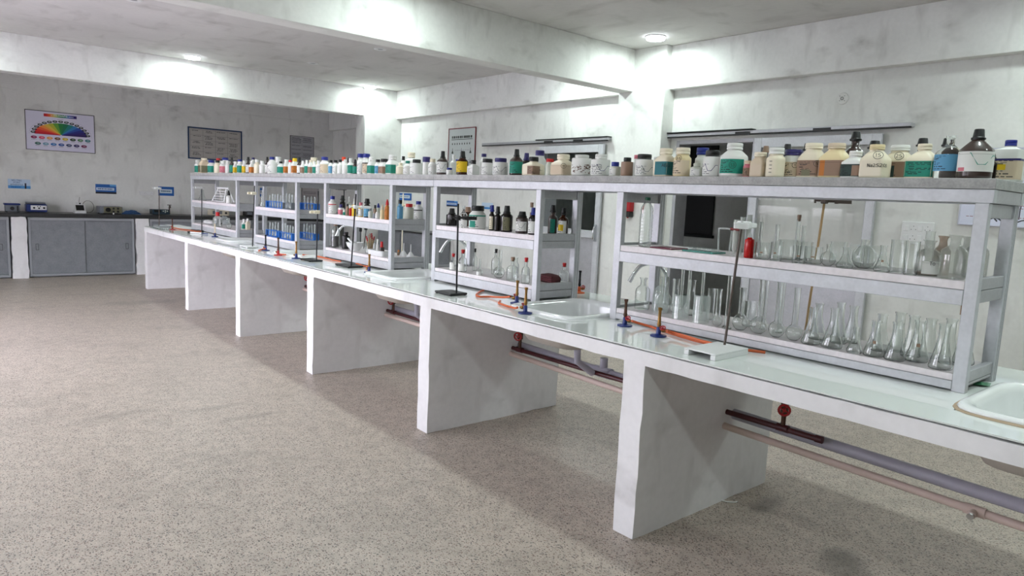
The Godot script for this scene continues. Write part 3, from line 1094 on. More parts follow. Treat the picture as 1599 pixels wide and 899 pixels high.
func build_bench():
	var t := thing("lab_bench", "long white masonry laboratory bench with glossy top and wall-like legs", "bench")
	for i in LEGS.size():
		var b := MB.new()
		var th := 0.115
		rough_box(b, V(BX0 + 0.004, 0, LEGS[i]), V(BX1 - 0.01, 0.785, LEGS[i] - th), 0.07, 0.006)
		part("leg", b, M.lime, t)
	var u1 := -1.45
	var u0 := 10.41
	var b2 := MB.new()
	rough_box(b2, V(BX0, 0.779, u0), V(SV0, 0.839, u1), 0.075, 0.0045)
	part("front_apron", b2, M.lime, t)
	b2 = MB.new()
	rough_box(b2, V(SV1, 0.785, u0), V(BX1, 0.8425, u1), 0.15, 0.003)
	part("back_apron", b2, M.lime, t)
	var edges := [u0]
	for s in SINKS:
		edges.append(s[1])
		edges.append(s[0])
	edges.append(u1)
	for i in range(0, edges.size(), 2):
		b2 = MB.new()
		zbox(b2, SV0, SV1, 0.785, 0.842, edges[i], edges[i + 1])
		part("slab", b2, M.lime, t)
		b2 = MB.new()
		zbox(b2, SV0 + 0.0005, SV1 - 0.0005, 0.8445, TOP, edges[i] - 0.001, edges[i + 1] + 0.001)
		part("glass_sheet", b2, M.bench_glass, t)
	for q in [[BX0 + 0.003, SV0], [SV1, BX1 - 0.003]]:
		for i in LEGS.size() - 1:
			b2 = MB.new()
			zbox(b2, q[0], q[1], 0.8445, TOP, LEGS[i], LEGS[i + 1] + 0.0008)
			part("glass_sheet", b2, M.bench_glass, t)

func build_sinks():
	var near := ["at the bench end by the pipette rack", "between the test tube bay and the paint bottle bay", "between the paint bottle bay and the brown bottle bay", "between the brown bottle bay and the glassware bay", "beyond the open glassware bay end"]
	for i in SINKS.size():
		var s: Array = SINKS[i]
		var hx := (SV1 - SV0) / 2.0
		var hz: float = (s[1] - s[0]) / 2.0
		var t := thing("sink", "white glazed ceramic sink " + near[i], "sink", V((SV0 + SV1) / 2.0, TOP, (s[0] + s[1]) / 2.0))
		var b := MB.new()
		var o := 0.012
		loft(b, [[hx + o, hz + o, 0.0, 7.0], [hx + o + 0.004, hz + o + 0.004, 0.007, 7.0], [hx + o, hz + o, 0.015, 7.0], [hx + o - 0.012, hz + o - 0.012, 0.019, 7.0], [hx - 0.012, hz - 0.012, 0.018, 6.5], [hx - 0.024, hz - 0.024, 0.010, 6.0], [hx - 0.03, hz - 0.03, -0.01, 6.0], [hx - 0.05, hz - 0.05, -0.12, 5.5], [hx - 0.075, hz - 0.07, -0.155, 5.0], [hx - 0.12, hz - 0.11, -0.168, 4.0], [0.03, 0.03, -0.172, 2.0]], 56)
		part("basin", b, M.ceramic, t)
		b = MB.new()
		loft(b, [[0.02, 0.02, -0.19, 2.0], [hx - 0.11, hz - 0.1, -0.188, 4.0], [hx - 0.06, hz - 0.055, -0.172, 5.0], [hx - 0.035, hz - 0.035, -0.13, 5.5], [hx - 0.012, hz - 0.012, -0.06, 6.0]], 48)
		part("underside", b, M.ceramic_raw, t)
		b = MB.new()
		lathe(b, [[0.0, -0.1705], [0.024, -0.1705], [0.03, -0.169], [0.032, -0.171]], 20)
		part("drain", b, M.chrome, t)
		b = MB.new()
		loft(b, [[hx + o + 0.02, hz + o + 0.016, 0.0006, 6.0], [hx + o + 0.016, hz + o + 0.012, 0.004, 6.5], [hx + o + 0.001, hz + o + 0.001, 0.005, 7.0]], 56)
		part("sealant", b, M.grout if i == 4 else M.ceramic, t)
		b = MB.new()
		tube(b, [Vector3(0.03, -0.18, 0), Vector3(0.04, -0.30, 0), Vector3(0.17, -0.385, 0)], 0.02, 10)
		part("waste_pipe", b, M.pvc, t)
		# tap behind the shelving
		if i == 0 or i == 4:
			continue
		var um: float = s[0] + 0.06 if i == 3 else (s[0] + s[1]) / 2.0 - 0.12
		if i == 3:
			um = 2.36
		var f := thing("swan_neck_tap", "chrome swan neck tap " + near[i], "tap", V(3.16, TOP, um))
		b = MB.new()
		lathe(b, [[0.0, 0.0], [0.026, 0.0], [0.026, 0.008], [0.018, 0.014], [0.018, 0.05], [0.012, 0.06], [0.012, 0.07]], 16)
		part("tap_base", b, M.chrome, f)
		b = MB.new()
		tube(b, smooth_path([Vector3(0, 0.06, 0), Vector3(0, 0.17, 0), Vector3(-0.005, 0.23, -0.01), Vector3(-0.05, 0.275, -0.05), Vector3(-0.10, 0.265, -0.10), Vector3(-0.125, 0.225, -0.125), Vector3(-0.14, 0.185, -0.14)], 6), 0.0105, 12)
		part("spout", b, M.chrome, f)
		b = MB.new()
		tube(b, [Vector3(-0.136, 0.195, -0.136), Vector3(-0.146, 0.168, -0.146)], 0.0125, 12)
		part("nozzle", b, M.chrome, f)
		b = MB.new()
		tube(b, [Vector3(0.015, 0.035, 0.0), Vector3(0.045, 0.035, 0.0)], 0.006, 8)
		tube(b, [Vector3(0.045, 0.035, -0.025), Vector3(0.045, 0.035, 0.025)], 0.005, 8)
		part("tap_handle", b, M.chrome, f)

func wheel(b: MB, c: Vector3, r: float, axis: Vector3):
	var s := axis.cross(Vector3.UP if absf(axis.y) < 0.9 else Vector3(1, 0, 0)).normalized()
	var w := s.cross(axis).normalized()
	var pts := []
	for k in 17:
		var a := TAU * k / 16
		pts.append(c + (s * cos(a) + w * sin(a)) * r)
	tube(b, pts, r * 0.24, 6, false)
	for k in 4:
		var a2 := TAU * k / 4 + 0.4
		tube(b, [c, c + (s * cos(a2) + w * sin(a2)) * r], r * 0.13, 5)
	tube(b, [c - axis * r * 0.3, c + axis * r * 0.3], r * 0.32, 8)

func valve(parent: Node3D, p: Vector3, out: Vector3, up := 0.1):
	# stop valve on a pipe with a red hand wheel and a stub rising to the bench
	var b := MB.new()
	tube(b, [p, p + Vector3(0, up, 0)], 0.011, 8)
	tube(b, [p + Vector3(0, up * 0.45, 0), p + Vector3(0, up * 0.75, 0)], 0.018, 8)
	var v := part("valve_body", b, M.brown_brass, parent)
	b = MB.new()
	tube(b, [p + Vector3(0, up * 0.6, 0), p + Vector3(0, up * 0.6, 0) + out * 0.04], 0.006, 6)
	wheel(b, p + Vector3(0, up * 0.6, 0) + out * 0.045, 0.024, out)
	part("hand_wheel", b, M.red_iron, v)

func build_pipes():
	# runs under the bench, through every leg
	var t := thing("drain_pipe", "grey plastic drain pipe running through the bench legs", "pipe")
	var b := MB.new()
	tube(b, [V(3.02, 0.49, 10.35), V(3.02, 0.475, 3.4), V(3.02, 0.385, -1.4)], 0.027, 14)
	part("run", b, M.pvc, t)
	for u in [7.78, 6.1, 4.3, 2.66, 0.45]:
		b = MB.new()
		var ph: float = 0.475 + (0.015 * (u - 3.4) / 6.95 if u > 3.4 else -0.09 * (3.4 - u) / 4.8)
		tube(b, [V(3.02, ph, u + 0.06), V(3.02, ph, u - 0.06)], 0.033, 14)
		tube(b, [V(3.02, ph, u), V(3.02, ph + 0.085, u)], 0.024, 12)
		part("tee", b, M.pvc, t)
	t = thing("water_pipe", "pinkish beige water pipe below the grey drain pipe", "pipe")
	b = MB.new()
	tube(b, [V(2.94, 0.442, 10.35), V(2.94, 0.43, 3.4), V(2.94, 0.337, -1.4)], 0.0165, 12)
	part("run", b, M.pvc_beige, t)
	for u in [0.72, 2.05]:
		b = MB.new()
		var wh: float = 0.43 - 0.093 * (3.4 - u) / 4.8
		tube(b, [V(2.94, wh, u + 0.035), V(2.94, wh, u - 0.035)], 0.021, 12)
		tube(b, [V(2.94, wh, u), V(2.90, wh - 0.008, u)], 0.015, 10)
		part("branch", b, M.pvc_beige if u < 1.0 else M.pvc, t)
		b = MB.new()
		tube(b, [V(2.90, wh - 0.008, u), V(2.885, wh - 0.01, u)], 0.012, 10)
		part("end_plug", b, M.chrome, t)
	t = thing("gas_pipe", "maroon painted gas pipe with red hand wheels under the bench", "pipe")
	b = MB.new()
	tube(b, [V(2.955, 0.468, 10.35), V(2.955, 0.466, 1.33)], 0.0135, 10)
	part("run", b, M.maroon, t)
	b = MB.new()
	tube(b, [V(2.955, 0.466, 1.345), V(2.955, 0.466, 1.315)], 0.017, 10)
	part("end_cap", b, M.maroon, t)
	for u in [1.50, 3.34, 4.95, 6.6, 8.25]:
		valve(t, V(2.955, 0.468, u), Vector3(-1, 0, 0.5).normalized(), 0.16)
		b = MB.new()
		tube(b, [V(2.955, 0.468, u + 0.028), V(2.955, 0.468, u - 0.028)], 0.018, 10)
		part("coupling", b, M.maroon, t)
		b = MB.new()
		tube(b, [V(2.955, 0.62, u), V(2.955, 0.78, u)], 0.011, 8)
		part("riser", b, M.maroon, t)
	var c := thing("cable_end", "short white cable lying on the floor beside the bench leg", "cable", at_y(1138, 786, 0.0))
	b = MB.new()
	tube(b, smooth_path([Vector3(-0.01, 0.003, -0.06), Vector3(0.0, 0.004, -0.02), Vector3(0.03, 0.003, 0.01), Vector3(0.05, 0.003, 0.015)], 5), 0.003, 6)
	part("cable", b, M.white, c)

# ---------------------------------------------------------------- shelving
const UNITS := [[8.06, 9.82], [6.405, 7.525], [4.637, 5.82], [2.97, 4.08], [0.747, 2.392]]
const LOW := [0.94, 0.94, 0.945, 0.945, 0.912]
const MID := [1.24, 1.24, 1.243, 1.243, 1.24]
const SHELF_TOP := 1.592

func build_shelving():
	var say := ["holding the pipette rack", "holding the test tubes", "holding the paint bottles", "holding the brown bottles", "holding the flasks and beakers"]
	var pw := 0.043
	for i in UNITS.size():
		var u0: float = UNITS[i][0]
		var u1: float = UNITS[i][1]
		var t := thing("shelf_unit", "silver aluminium two-shelf unit " + say[i], "shelf")
		for uu in [[u0, u0 + pw], [u1 - pw, u1]]:
			for xx in [[SX0, SX0 + 0.032], [SX1 - 0.045, SX1]]:
				var b := MB.new()
				zbox(b, xx[0], xx[1], TOP, 1.51, uu[0], uu[1], 0.002)
				var po := part("post", b, M.alu, t)
				if xx[0] > 3.0:
					for g in [0.28, 0.72]:
						b = MB.new()
						var gx := lerpf(xx[0], xx[1], g)
						zbox(b, gx - 0.003, gx + 0.003, TOP + 0.002, 1.509, uu[0] - 0.0015, uu[0])
						part("groove_bead", b, M.alu2, po)
		for q in [[MID[i], 0.03], [LOW[i], 0.024]]:
			var h: float = q[0]
			var b2 := MB.new()
			zbox(b2, SX0 + 0.002, SX1 - 0.002, h - q[1], h, u0 + pw + 0.001, u1 - pw - 0.001, 0.001)
			part("shelf_board", b2, M.board, t)
			for xx in [[SX0 - 0.001, SX0 + 0.02], [SX1 - 0.02, SX1]]:
				b2 = MB.new()
				zbox(b2, xx[0], xx[1], h - q[1] - 0.055 if h > 1.0 else maxf(h - q[1] - 0.06, TOP + 0.006), h - q[1] - 0.0015, u0 + pw, u1 - pw, 0.002)
				part("rail", b2, M.alu, t)
			for uu in [u0 + 0.006, u1 - 0.03]:
				b2 = MB.new()
				zbox(b2, SX0 + 0.032, SX1 - 0.045, h - 0.03, h + 0.012, uu, uu + 0.024, 0.002)
				part("end_rail", b2, M.alu2, t)
				b2 = MB.new()
				zbox(b2, SX0 + 0.032, SX1 - 0.045, h - 0.075 if h > 1.0 else maxf(h - 0.08, TOP + 0.02), h - 0.032, uu, uu + 0.024, 0.002)
				part("end_rail", b2, M.alu2, t)
		for uu in [u0 + 0.008, u1 - 0.032]:
			var b3 := MB.new()
			zbox(b3, SX0 + 0.032, SX1 - 0.045, 1.46, 1.509, uu, uu + 0.024, 0.002)
			part("end_rail", b3, M.alu2, t)
	var runs := [[4.08, 9.83, "grey-edged top shelf running from bench end to brown bottle bay"], [0.735, 4.079, "grey-edged top shelf over the brown bottle and glassware bays"]]
	for r in runs:
		var t2 := thing("top_shelf", r[2], "shelf")
		var b4 := MB.new()
		zbox(b4, SX0 - 0.006, SX1 + 0.006, 1.5565, SHELF_TOP, r[0], r[1], 0.0015)
		part("board", b4, M.board_edge, t2)
		for xx in [[SX0 - 0.002, SX0 + 0.03], [SX1 - 0.03, SX1 + 0.002]]:
			b4 = MB.new()
			zbox(b4, xx[0], xx[1], 1.51, 1.555, r[0] + 0.002, r[1] - 0.002 if r[1] > 5.0 else r[1], 0.0015)
			part("rail", b4, M.alu, t2)
		for uu in [r[0] + 0.004, r[1] - 0.03]:
			b4 = MB.new()
			zbox(b4, SX0 + 0.031, SX1 - 0.031, 1.51, 1.555, uu, uu + 0.026, 0.0015)
			part("cross_rail", b4, M.alu2, t2)

# ---------------------------------------------------------------- end wall: counter, cabinets, instruments
func build_counter():
	var t := thing("stone_counter", "dark stone counter along the end wall", "counter")
	var b := MB.new()
	zbox(b, -2.19, 6.09, 0.875, 0.93, 11.98, 12.595, 0.004)
	part("worktop", b, M.counter, t)
	var xs := [-0.63, 0.946, 2.526, 4.106, 5.686]
	var about := ["beside the wall corner", "under the blue-lidded instrument", "under the blue cloth", "behind the bench end", "in the dim corner"]
	for i in xs.size():
		var p := thing("counter_pillar", "rough white masonry pillar carrying the counter " + about[i], "pillar")
		p.set_meta("kind", "structure")
		b = MB.new()
		rough_box(b, V(xs[i], 0, 11.965), V(xs[i] + 0.18, 0.874, 12.55), 0.05, 0.022)
		part("masonry", b, M.lime, p)
	var say := ["under the melting point sign", "between the two bare pillars", "behind the far end of the bench", "in the dim corner"]
	for i in 4:
		var x0: float = xs[i] + 0.2
		var x1: float = xs[i + 1] - 0.02
		var c := thing("base_cabinet", "grey steel cabinet with two sliding doors " + say[i], "cabinet", V(0, 0, 12.03))
		b = MB.new()
		for q in [[x0, x0 + 0.03, 0.02, 0.87], [x1 - 0.03, x1, 0.02, 0.87], [x0 + 0.03, x1 - 0.03, 0.83, 0.87], [x0 + 0.03, x1 - 0.03, 0.02, 0.05]]:
			b = MB.new()
			box(b, Vector3(q[0], q[2], -0.03), Vector3(q[1], q[3], 0.03), 0.002)
			part("frame", b, M.steel_frame, c)
		b = MB.new()
		box(b, Vector3(x0 + 0.002, 0.0, -0.5), Vector3(x1 - 0.002, 0.86, -0.031), 0.002)
		part("carcass", b, M.steel_frame, c)
		var mid := (x0 + x1) / 2.0
		for e in 2:
			b = MB.new()
			var dx0 := x0 + 0.03 if e == 0 else mid - 0.02
			var dx1 := mid + 0.02 if e == 0 else x1 - 0.03
			var dz := 0.012 if e == 0 else -0.008
			box(b, Vector3(dx0, 0.052, dz - 0.008), Vector3(dx1, 0.828, dz + 0.008), 0.003)
			var d := part("door", b, M.steel_door, c)
			b = MB.new()
			var hx := dx0 + 0.07 if e == 0 else dx1 - 0.07
			for q in [[hx - 0.018, hx - 0.014], [hx + 0.014, hx + 0.018]]:
				box(b, Vector3(q[0], 0.40, dz + 0.008), Vector3(q[1], 0.49, dz + 0.012), 0.001)
			box(b, Vector3(hx - 0.018, 0.40, dz + 0.008), Vector3(hx + 0.018, 0.405, dz + 0.012), 0.001)
			box(b, Vector3(hx - 0.018, 0.485, dz + 0.008), Vector3(hx + 0.018, 0.49, dz + 0.012), 0.001)
			part("handle", b, M.iron, d)
	# low steel cupboard by the corner column
	var k := thing("low_cupboard", "low dark grey steel cupboard against the door wall", "cupboard", V(5.66, 0, 9.3))
	b = MB.new()
	box(b, Vector3(0, 0.04, -0.72), Vector3(0.42, 0.86, 0.72), 0.006)
	part("carcass", b, M.steel_door, k)
	b = MB.new()
	box(b, Vector3(-0.015, 0.861, -0.73), Vector3(0.43, 0.885, 0.73), 0.004)
	part("top", b, M.counter, k)
	for e in 2:
		b = MB.new()
		box(b, Vector3(-0.014, 0.08, -0.7 + 0.71 * e), Vector3(-0.001, 0.83, -0.01 + 0.71 * e), 0.003)
		var d2 := part("door", b, M.steel_door, k)
		b = MB.new()
		box(b, Vector3(-0.03, 0.45, -0.06 + 0.1 * e), Vector3(-0.015, 0.55, -0.04 + 0.1 * e), 0.002)
		part("handle", b, M.iron, d2)
	b = MB.new()
	box(b, Vector3(0.03, 0, -0.68), Vector3(0.4, 0.039, 0.68))
	part("plinth", b, M.iron, k)

func knob(b: MB, x: float, y: float, z: float, r: float):
	tube(b, [Vector3(x, y, z), Vector3(x, y, z + r * 0.9)], r, 10)

func build_instruments():
	var h := 0.93
	var cz := func(px, py): # place on the counter at 12.3
		var p := at_z(px, py, 12.28)
		p.y = h
		return p
	var b := MB.new()
	# grey box with a dark dial and a blue lid
	var t := thing("lab_instrument", "small grey instrument with dark dial and blue lid on counter", "instrument", cz.call(18.5, 320), 0.0)
	box(b, Vector3(-0.085, 0.012, -0.08), Vector3(0.085, 0.10, 0.08), 0.006)
	part("housing", b, tint("v"), t)
	b = MB.new()
	box(b, Vector3(-0.095, 0.1005, -0.09), Vector3(0.095, 0.125, 0.09), 0.006)
	part("lid", b, M.blue_iron, t)
	b = MB.new()
	knob(b, -0.005, 0.055, 0.08, 0.026)
	part("dial", b, M.black, t)
	b = MB.new()
	box(b, Vector3(0.05, 0.02, 0.0805), Vector3(0.07, 0.09, 0.084))
	part("switch_strip", b, M.black, t)
	b = MB.new()
	for sx in [-0.07, 0.07]:
		for sz in [-0.06, 0.06]:
			lathe(b, [[0.0, 0.0], [0.01, 0.0], [0.012, 0.012]], 8, Vector3(sx, 0, sz))
	part("feet", b, M.black, t)
	# blue heater with white control panel
	t = thing("hot_plate", "blue heating unit with white control panel and knobs", "instrument", cz.call(56, 320))
	b = MB.new()
	box(b, Vector3(-0.125, 0.01, -0.12), Vector3(0.125, 0.12, 0.11), 0.008)
	part("housing", b, M.blue_iron, t)
	b = MB.new()
	box(b, Vector3(-0.075, 0.04, 0.1105), Vector3(0.12, 0.105, 0.115), 0.002)
	var pn := part("control_panel", b, M.white, t)
	for q in [[-0.035, 0.07, 0.014], [0.085, 0.07, 0.014], [0.025, 0.065, 0.012], [0.01, 0.09, 0.007], [0.04, 0.09, 0.007]]:
		b = MB.new()
		knob(b, q[0], q[1], 0.115, q[2])
		part("knob", b, M.black, pn)
	b = MB.new()
	box(b, Vector3(-0.115, 0.1205, -0.11), Vector3(0.115, 0.13, 0.10), 0.003)
	part("seal", b, M.iron, t)
	b = MB.new()
	box(b, Vector3(-0.12, 0.1305, -0.115), Vector3(0.11, 0.15, 0.09), 0.006)
	part("plate", b, tint("v"), t)
	# melting point apparatus: sloped white case, black face, thin rod
	t = thing("melting_point_apparatus", "white sloping instrument with black face and upright thermometer", "instrument", cz.call(124, 325))
	b = MB.new()
	box(b, Vector3(-0.075, 0, -0.09), Vector3(0.075, 0.035, 0.11), 0.006)
	part("foot", b, M.white, t)
	b = MB.new()
	extrude(b, [Vector3(-0.06, 0.036, 0.09), Vector3(-0.045, 0.13, 0.0), Vector3(-0.045, 0.13, -0.07), Vector3(-0.06, 0.036, -0.08)], Vector3(0.12, 0, 0))
	part("housing", b, M.white, t)
	b = MB.new()
	extrude(b, [Vector3(-0.052, 0.045, 0.083), Vector3(-0.052, 0.118, 0.0135), Vector3(-0.052, 0.122, 0.0175), Vector3(-0.052, 0.048, 0.087)], Vector3(0.104, 0, 0))
	part("face", b, M.black, t)
	b = MB.new()
	box(b, Vector3(-0.03, 0.1305, -0.06), Vector3(0.03, 0.16, -0.01), 0.004)
	part("lens_head", b, M.white, t)
	b = MB.new()
	knob(b, 0.008, 0.146, -0.0095, 0.012)
	part("lens", b, M.black, t)
	b = MB.new()
	tube(b, [Vector3(0.0, 0.16, -0.035), Vector3(0.012, 0.24, -0.03)], 0.003, 6)
	part("thermometer", b, M.rod, t)
	t = thing("wire_hoop", "thin wire hoop leaning behind the white sloping instrument", "hoop", cz.call(137, 325) + Vector3(0.03, 0.002, -0.12))
	b = MB.new()
	for k in 2:
		var pts := []
		for j in 21:
			var a := TAU * j / 20
			pts.append(Vector3(cos(a) * 0.075, 0.095 + sin(a) * 0.09, -0.03 - sin(a) * 0.03 + k * 0.02))
		tube(b, pts, 0.002, 5, false)
	part("wire", b, M.rod, t)
	# olive instrument with screen
	t = thing("oscilloscope", "olive grey instrument with round screen and four black knobs", "instrument", cz.call(171, 325))
	b = MB.new()
	box(b, Vector3(-0.155, 0.012, -0.15), Vector3(0.155, 0.115, 0.12), 0.006)
	part("housing", b, tint("v"), t)
	b = MB.new()
	box(b, Vector3(-0.10, 0.018, 0.1205), Vector3(0.145, 0.11, 0.126), 0.002)
	pn = part("front_panel", b, tint("e"), t)
	b = MB.new()
	knob(b, -0.045, 0.065, 0.126, 0.034)
	part("screen", b, M.black_gloss, pn)
	for q in [[0.03, 0.085], [0.09, 0.085], [0.03, 0.04], [0.09, 0.04]]:
		b = MB.new()
		knob(b, q[0], q[1], 0.126, 0.016)
		part("knob", b, M.black, pn)
	b = MB.new()
	tube(b, smooth_path([Vector3(-0.10, 0.115, 0.0), Vector3(-0.09, 0.14, 0.0), Vector3(0.09, 0.14, 0.0), Vector3(0.10, 0.115, 0.0)], 5), 0.006, 8)
	part("carrying_handle", b, M.white, t)
	b = MB.new()
	for sx in [-0.13, 0.13]:
		lathe(b, [[0.0, 0.0], [0.01, 0.0], [0.012, 0.012]], 8, Vector3(sx, 0, 0.09))
		lathe(b, [[0.0, 0.0], [0.01, 0.0], [0.012, 0.012]], 8, Vector3(sx, 0, -0.12))
	part("feet", b, M.black, t)
	# crumpled cloth
	t = thing("blue_cloth", "crumpled blue cloth lying beside the olive instrument", "cloth", cz.call(200, 330) + Vector3(0.03, 0, 0.06))
	b = MB.new()
	var nz := FastNoiseLite.new()
	nz.seed = 4
	nz.frequency = 9.0
	var N := 22
	for pass_ in 1:
		var g := []
		for i in N + 1:
			for j in N + 1:
				var sx2 := (float(i) / N - 0.5) * 2.0
				var sz2 := (float(j) / N - 0.5) * 2.0
				var r := Vector2(sx2, sz2).length()
				var y := 0.075 * clampf(1.0 - r * r * 0.9, 0.0, 1.0) * (0.75 + 0.55 * nz.get_noise_2d(sx2 * 0.16, sz2 * 0.16 + 3.0)) + 0.016 * absf(nz.get_noise_2d(sx2 * 0.5, sz2 * 0.5)) * clampf(1.3 - r, 0.0, 1.0)
				g.append(Vector3(sx2 * 0.14 + nz.get_noise_2d(sx2, sz2) * 0.012, maxf(y, 0.002), sz2 * 0.09 + nz.get_noise_2d(sz2 * 0.9, sx2) * 0.012))
		for i in N:
			for j in N:
				var q0: Vector3 = g[i * (N + 1) + j]
				var q1: Vector3 = g[(i + 1) * (N + 1) + j]
				var q2: Vector3 = g[(i + 1) * (N + 1) + j + 1]
				var q3: Vector3 = g[i * (N + 1) + j + 1]
				face_out(b, [q0, q1, q2], Vector3(0, -2, 0))
				face_out(b, [q0, q2, q3], Vector3(0, -2, 0))
	part("fabric", b, mat(Color(0.20, 0.33, 0.50), 0.9), t)
	t = thing("rubber_bung", "small white rubber bung in front of the olive instrument", "bung", cz.call(173, 332) + Vector3(0, 0, 0.2))
	b = MB.new()
	lathe(b, [[0.0, 0.0], [0.012, 0.0], [0.016, 0.022], [0.0, 0.024]], 12)
	part("bung", b, M.white, t)
	# slate-blue meter
	t = thing("bench_meter", "dark teal meter with chrome terminals under the blue sign", "instrument", cz.call(249, 327))
	b = MB.new()
	box(b, Vector3(-0.125, 0.008, -0.1), Vector3(0.125, 0.085, 0.1), 0.005)
	part("housing", b, mat(Color(0.07, 0.18, 0.24), 0.4), t)
	b = MB.new()
	box(b, Vector3(-0.10, 0.045, 0.1005), Vector3(-0.005, 0.078, 0.104))
	part("display", b, M.black_gloss, t)
	for q in [[0.03, 0.06], [0.06, 0.045], [0.09, 0.06], [0.06, 0.07]]:
		b = MB.new()
		knob(b, q[0], q[1], 0.1, 0.011)
		part("terminal", b, M.chrome, t)
	t = thing("wall_tap", "dull metal tap standing behind the dark teal meter", "tap", cz.call(267, 325) + Vector3(0, 0, -0.1))
	b = MB.new()
	tube(b, [Vector3(0, 0, 0), Vector3(0, 0.13, 0)], 0.011, 8)
	tube(b, smooth_path([Vector3(0, 0.12, 0), Vector3(0, 0.145, 0.02), Vector3(0, 0.13, 0.06), Vector3(0, 0.11, 0.065)], 5), 0.009, 8)
	part("body", b, M.rod, t)
	b = MB.new()
	tube(b, [Vector3(-0.03, 0.155, 0), Vector3(0.03, 0.155, 0)], 0.006, 6)
	tube(b, [Vector3(0, 0.13, 0), Vector3(0, 0.155, 0)], 0.006, 6)
	part("handle", b, M.rod, t)
	# boxes farther along the counter, seen through the shelving
	var far := [[341, 324, 0.30, 0.10, "c", "pale boxy instrument on the counter behind the pipette rack"], [389, 330, 0.16, 0.09, "k", "small black instrument on the counter behind the bench"]]
	for q in far:
		t = thing("lab_instrument", q[5], "instrument", cz.call(q[0], q[1]))
		b = MB.new()
		box(b, Vector3(-q[2] / 2, 0.006, -0.1), Vector3(q[2] / 2, q[3], 0.1), 0.008)
		part("housing", b, tint(q[4]), t)
		b = MB.new()
		box(b, Vector3(-q[2] * 0.42, q[3] * 0.3, 0.1005), Vector3(q[2] * 0.1, q[3] * 0.85, 0.104), 0.001)
		part("front_panel", b, tint("v"), t)
		b = MB.new()
		knob(b, q[2] * 0.3, q[3] * 0.5, 0.1, 0.018)
		part("knob", b, M.black, t)

# ---------------------------------------------------------------- prints
func ell(im: Image, cx: float, cy: float, rx: float, ry: float, c: Color):
	for y in range(int(cy - ry), int(cy + ry) + 1):
		for x in range(int(cx - rx), int(cx + rx) + 1):
			if x >= 0 and y >= 0 and x < im.get_width() and y < im.get_height() and pow((x - cx) / rx, 2) + pow((y - cy) / ry, 2) <= 1.0:
				im.set_pixel(x, y, c)

func line(im: Image, a: Vector2, b: Vector2, c: Color, w := 1):
	var n := int(a.distance_to(b)) + 1
	for i in n + 1:
		var p := a.lerp(b, float(i) / n)
		im.fill_rect(Rect2i(int(p.x), int(p.y), w, w), c)

func dashes(im: Image, x0: int, y: int, x1: int, c: Color, h := 2):
	var x := x0
	while x < x1:
		var w := rng.randi_range(3, 11)
		im.fill_rect(Rect2i(x, y, mini(w, x1 - x), h), c)
		x += w + rng.randi_range(1, 4)

func scale_print() -> ImageTexture:
	var W := 416
	var H := 270
	var im := Image.create(W, H, false, Image.FORMAT_RGB8)
	im.fill(Color(0.86, 0.85, 0.92))
	var hues := [Color(0.80, 0.06, 0.16), Color(0.88, 0.16, 0.16), Color(0.92, 0.36, 0.18), Color(0.94, 0.55, 0.22), Color(0.88, 0.72, 0.25), Color(0.72, 0.72, 0.20), Color(0.38, 0.62, 0.20), Color(0.12, 0.50, 0.24), Color(0.05, 0.45, 0.30), Color(0.10, 0.50, 0.50), Color(0.18, 0.48, 0.72), Color(0.15, 0.30, 0.66), Color(0.14, 0.15, 0.52), Color(0.16, 0.08, 0.45), Color(0.18, 0.05, 0.38)]
	for x in range(108, 308):
		var f := (x - 108) / 200.0 * 14.0
		im.fill_rect(Rect2i(x, 14, 1, 20), hues[int(f)].lerp(hues[mini(int(f) + 1, 14)], f - int(f)))
	dashes(im, 150, 22, 290, Color(0.85, 0.9, 0.9), 5)
	dashes(im, 190, 46, 228, Color(0.2, 0.2, 0.25))
	for y in range(60, 160):
		for x in range(30, 390):
			var d := Vector2((x - 208) / 160.0, (158 - y) / 84.0)
			if d.length() < 1.0 and d.length() > 0.03:
				im.set_pixel(x, y, hues[clampi(int((1.0 - atan2(d.y, d.x) / PI) * 15.0), 0, 14)])
	for k in 15:
		var a := PI * (1.0 - (k + 0.5) / 15.0)
		ell(im, 208 + cos(a) * 168, 158 - sin(a) * 96, 15, 8, Color(0.10, 0.12, 0.14))
		ell(im, 208 + cos(a) * 168, 157 - sin(a) * 96, 8, 3, Color(0.75, 0.75, 0.78))
	for k in 60:
		var a2 := PI * k / 59.0
		if absf(a2 - PI / 2) > 0.35:
			im.fill_rect(Rect2i(int(208 + cos(a2) * 190), int(158 - sin(a2) * 112), 2, 2), Color(0.3, 0.3, 0.35))
	var dots := [Color(0.55, 0.05, 0.30), Color(0.85, 0.25, 0.40), Color(0.92, 0.60, 0.30), Color(0.45, 0.25, 0.12), Color(0.80, 0.68, 0.15), Color(0.12, 0.20, 0.12), Color(0.30, 0.48, 0.34), Color(0.20, 0.45, 0.48), Color(0.20, 0.38, 0.36), Color(0.45, 0.62, 0.72), Color(0.20, 0.42, 0.70), Color(0.16, 0.30, 0.62), Color(0.20, 0.24, 0.40), Color(0.16, 0.12, 0.36), Color(0.42, 0.10, 0.28)]
	for k in 15:
		var cx := 44.0 + 47.0 * k if k < 8 else 66.0 + 47.0 * (k - 8)
		var cy := 184.0 if k < 8 else 226.0
		ell(im, cx, cy, 18, 10, dots[k])
		ell(im, cx + 2, cy - 1, 9, 4, dots[k].lightened(0.45))
		dashes(im, int(cx) - 14, int(cy) + 15, int(cx) + 14, Color(0.3, 0.3, 0.35))
	return tex_of(im)

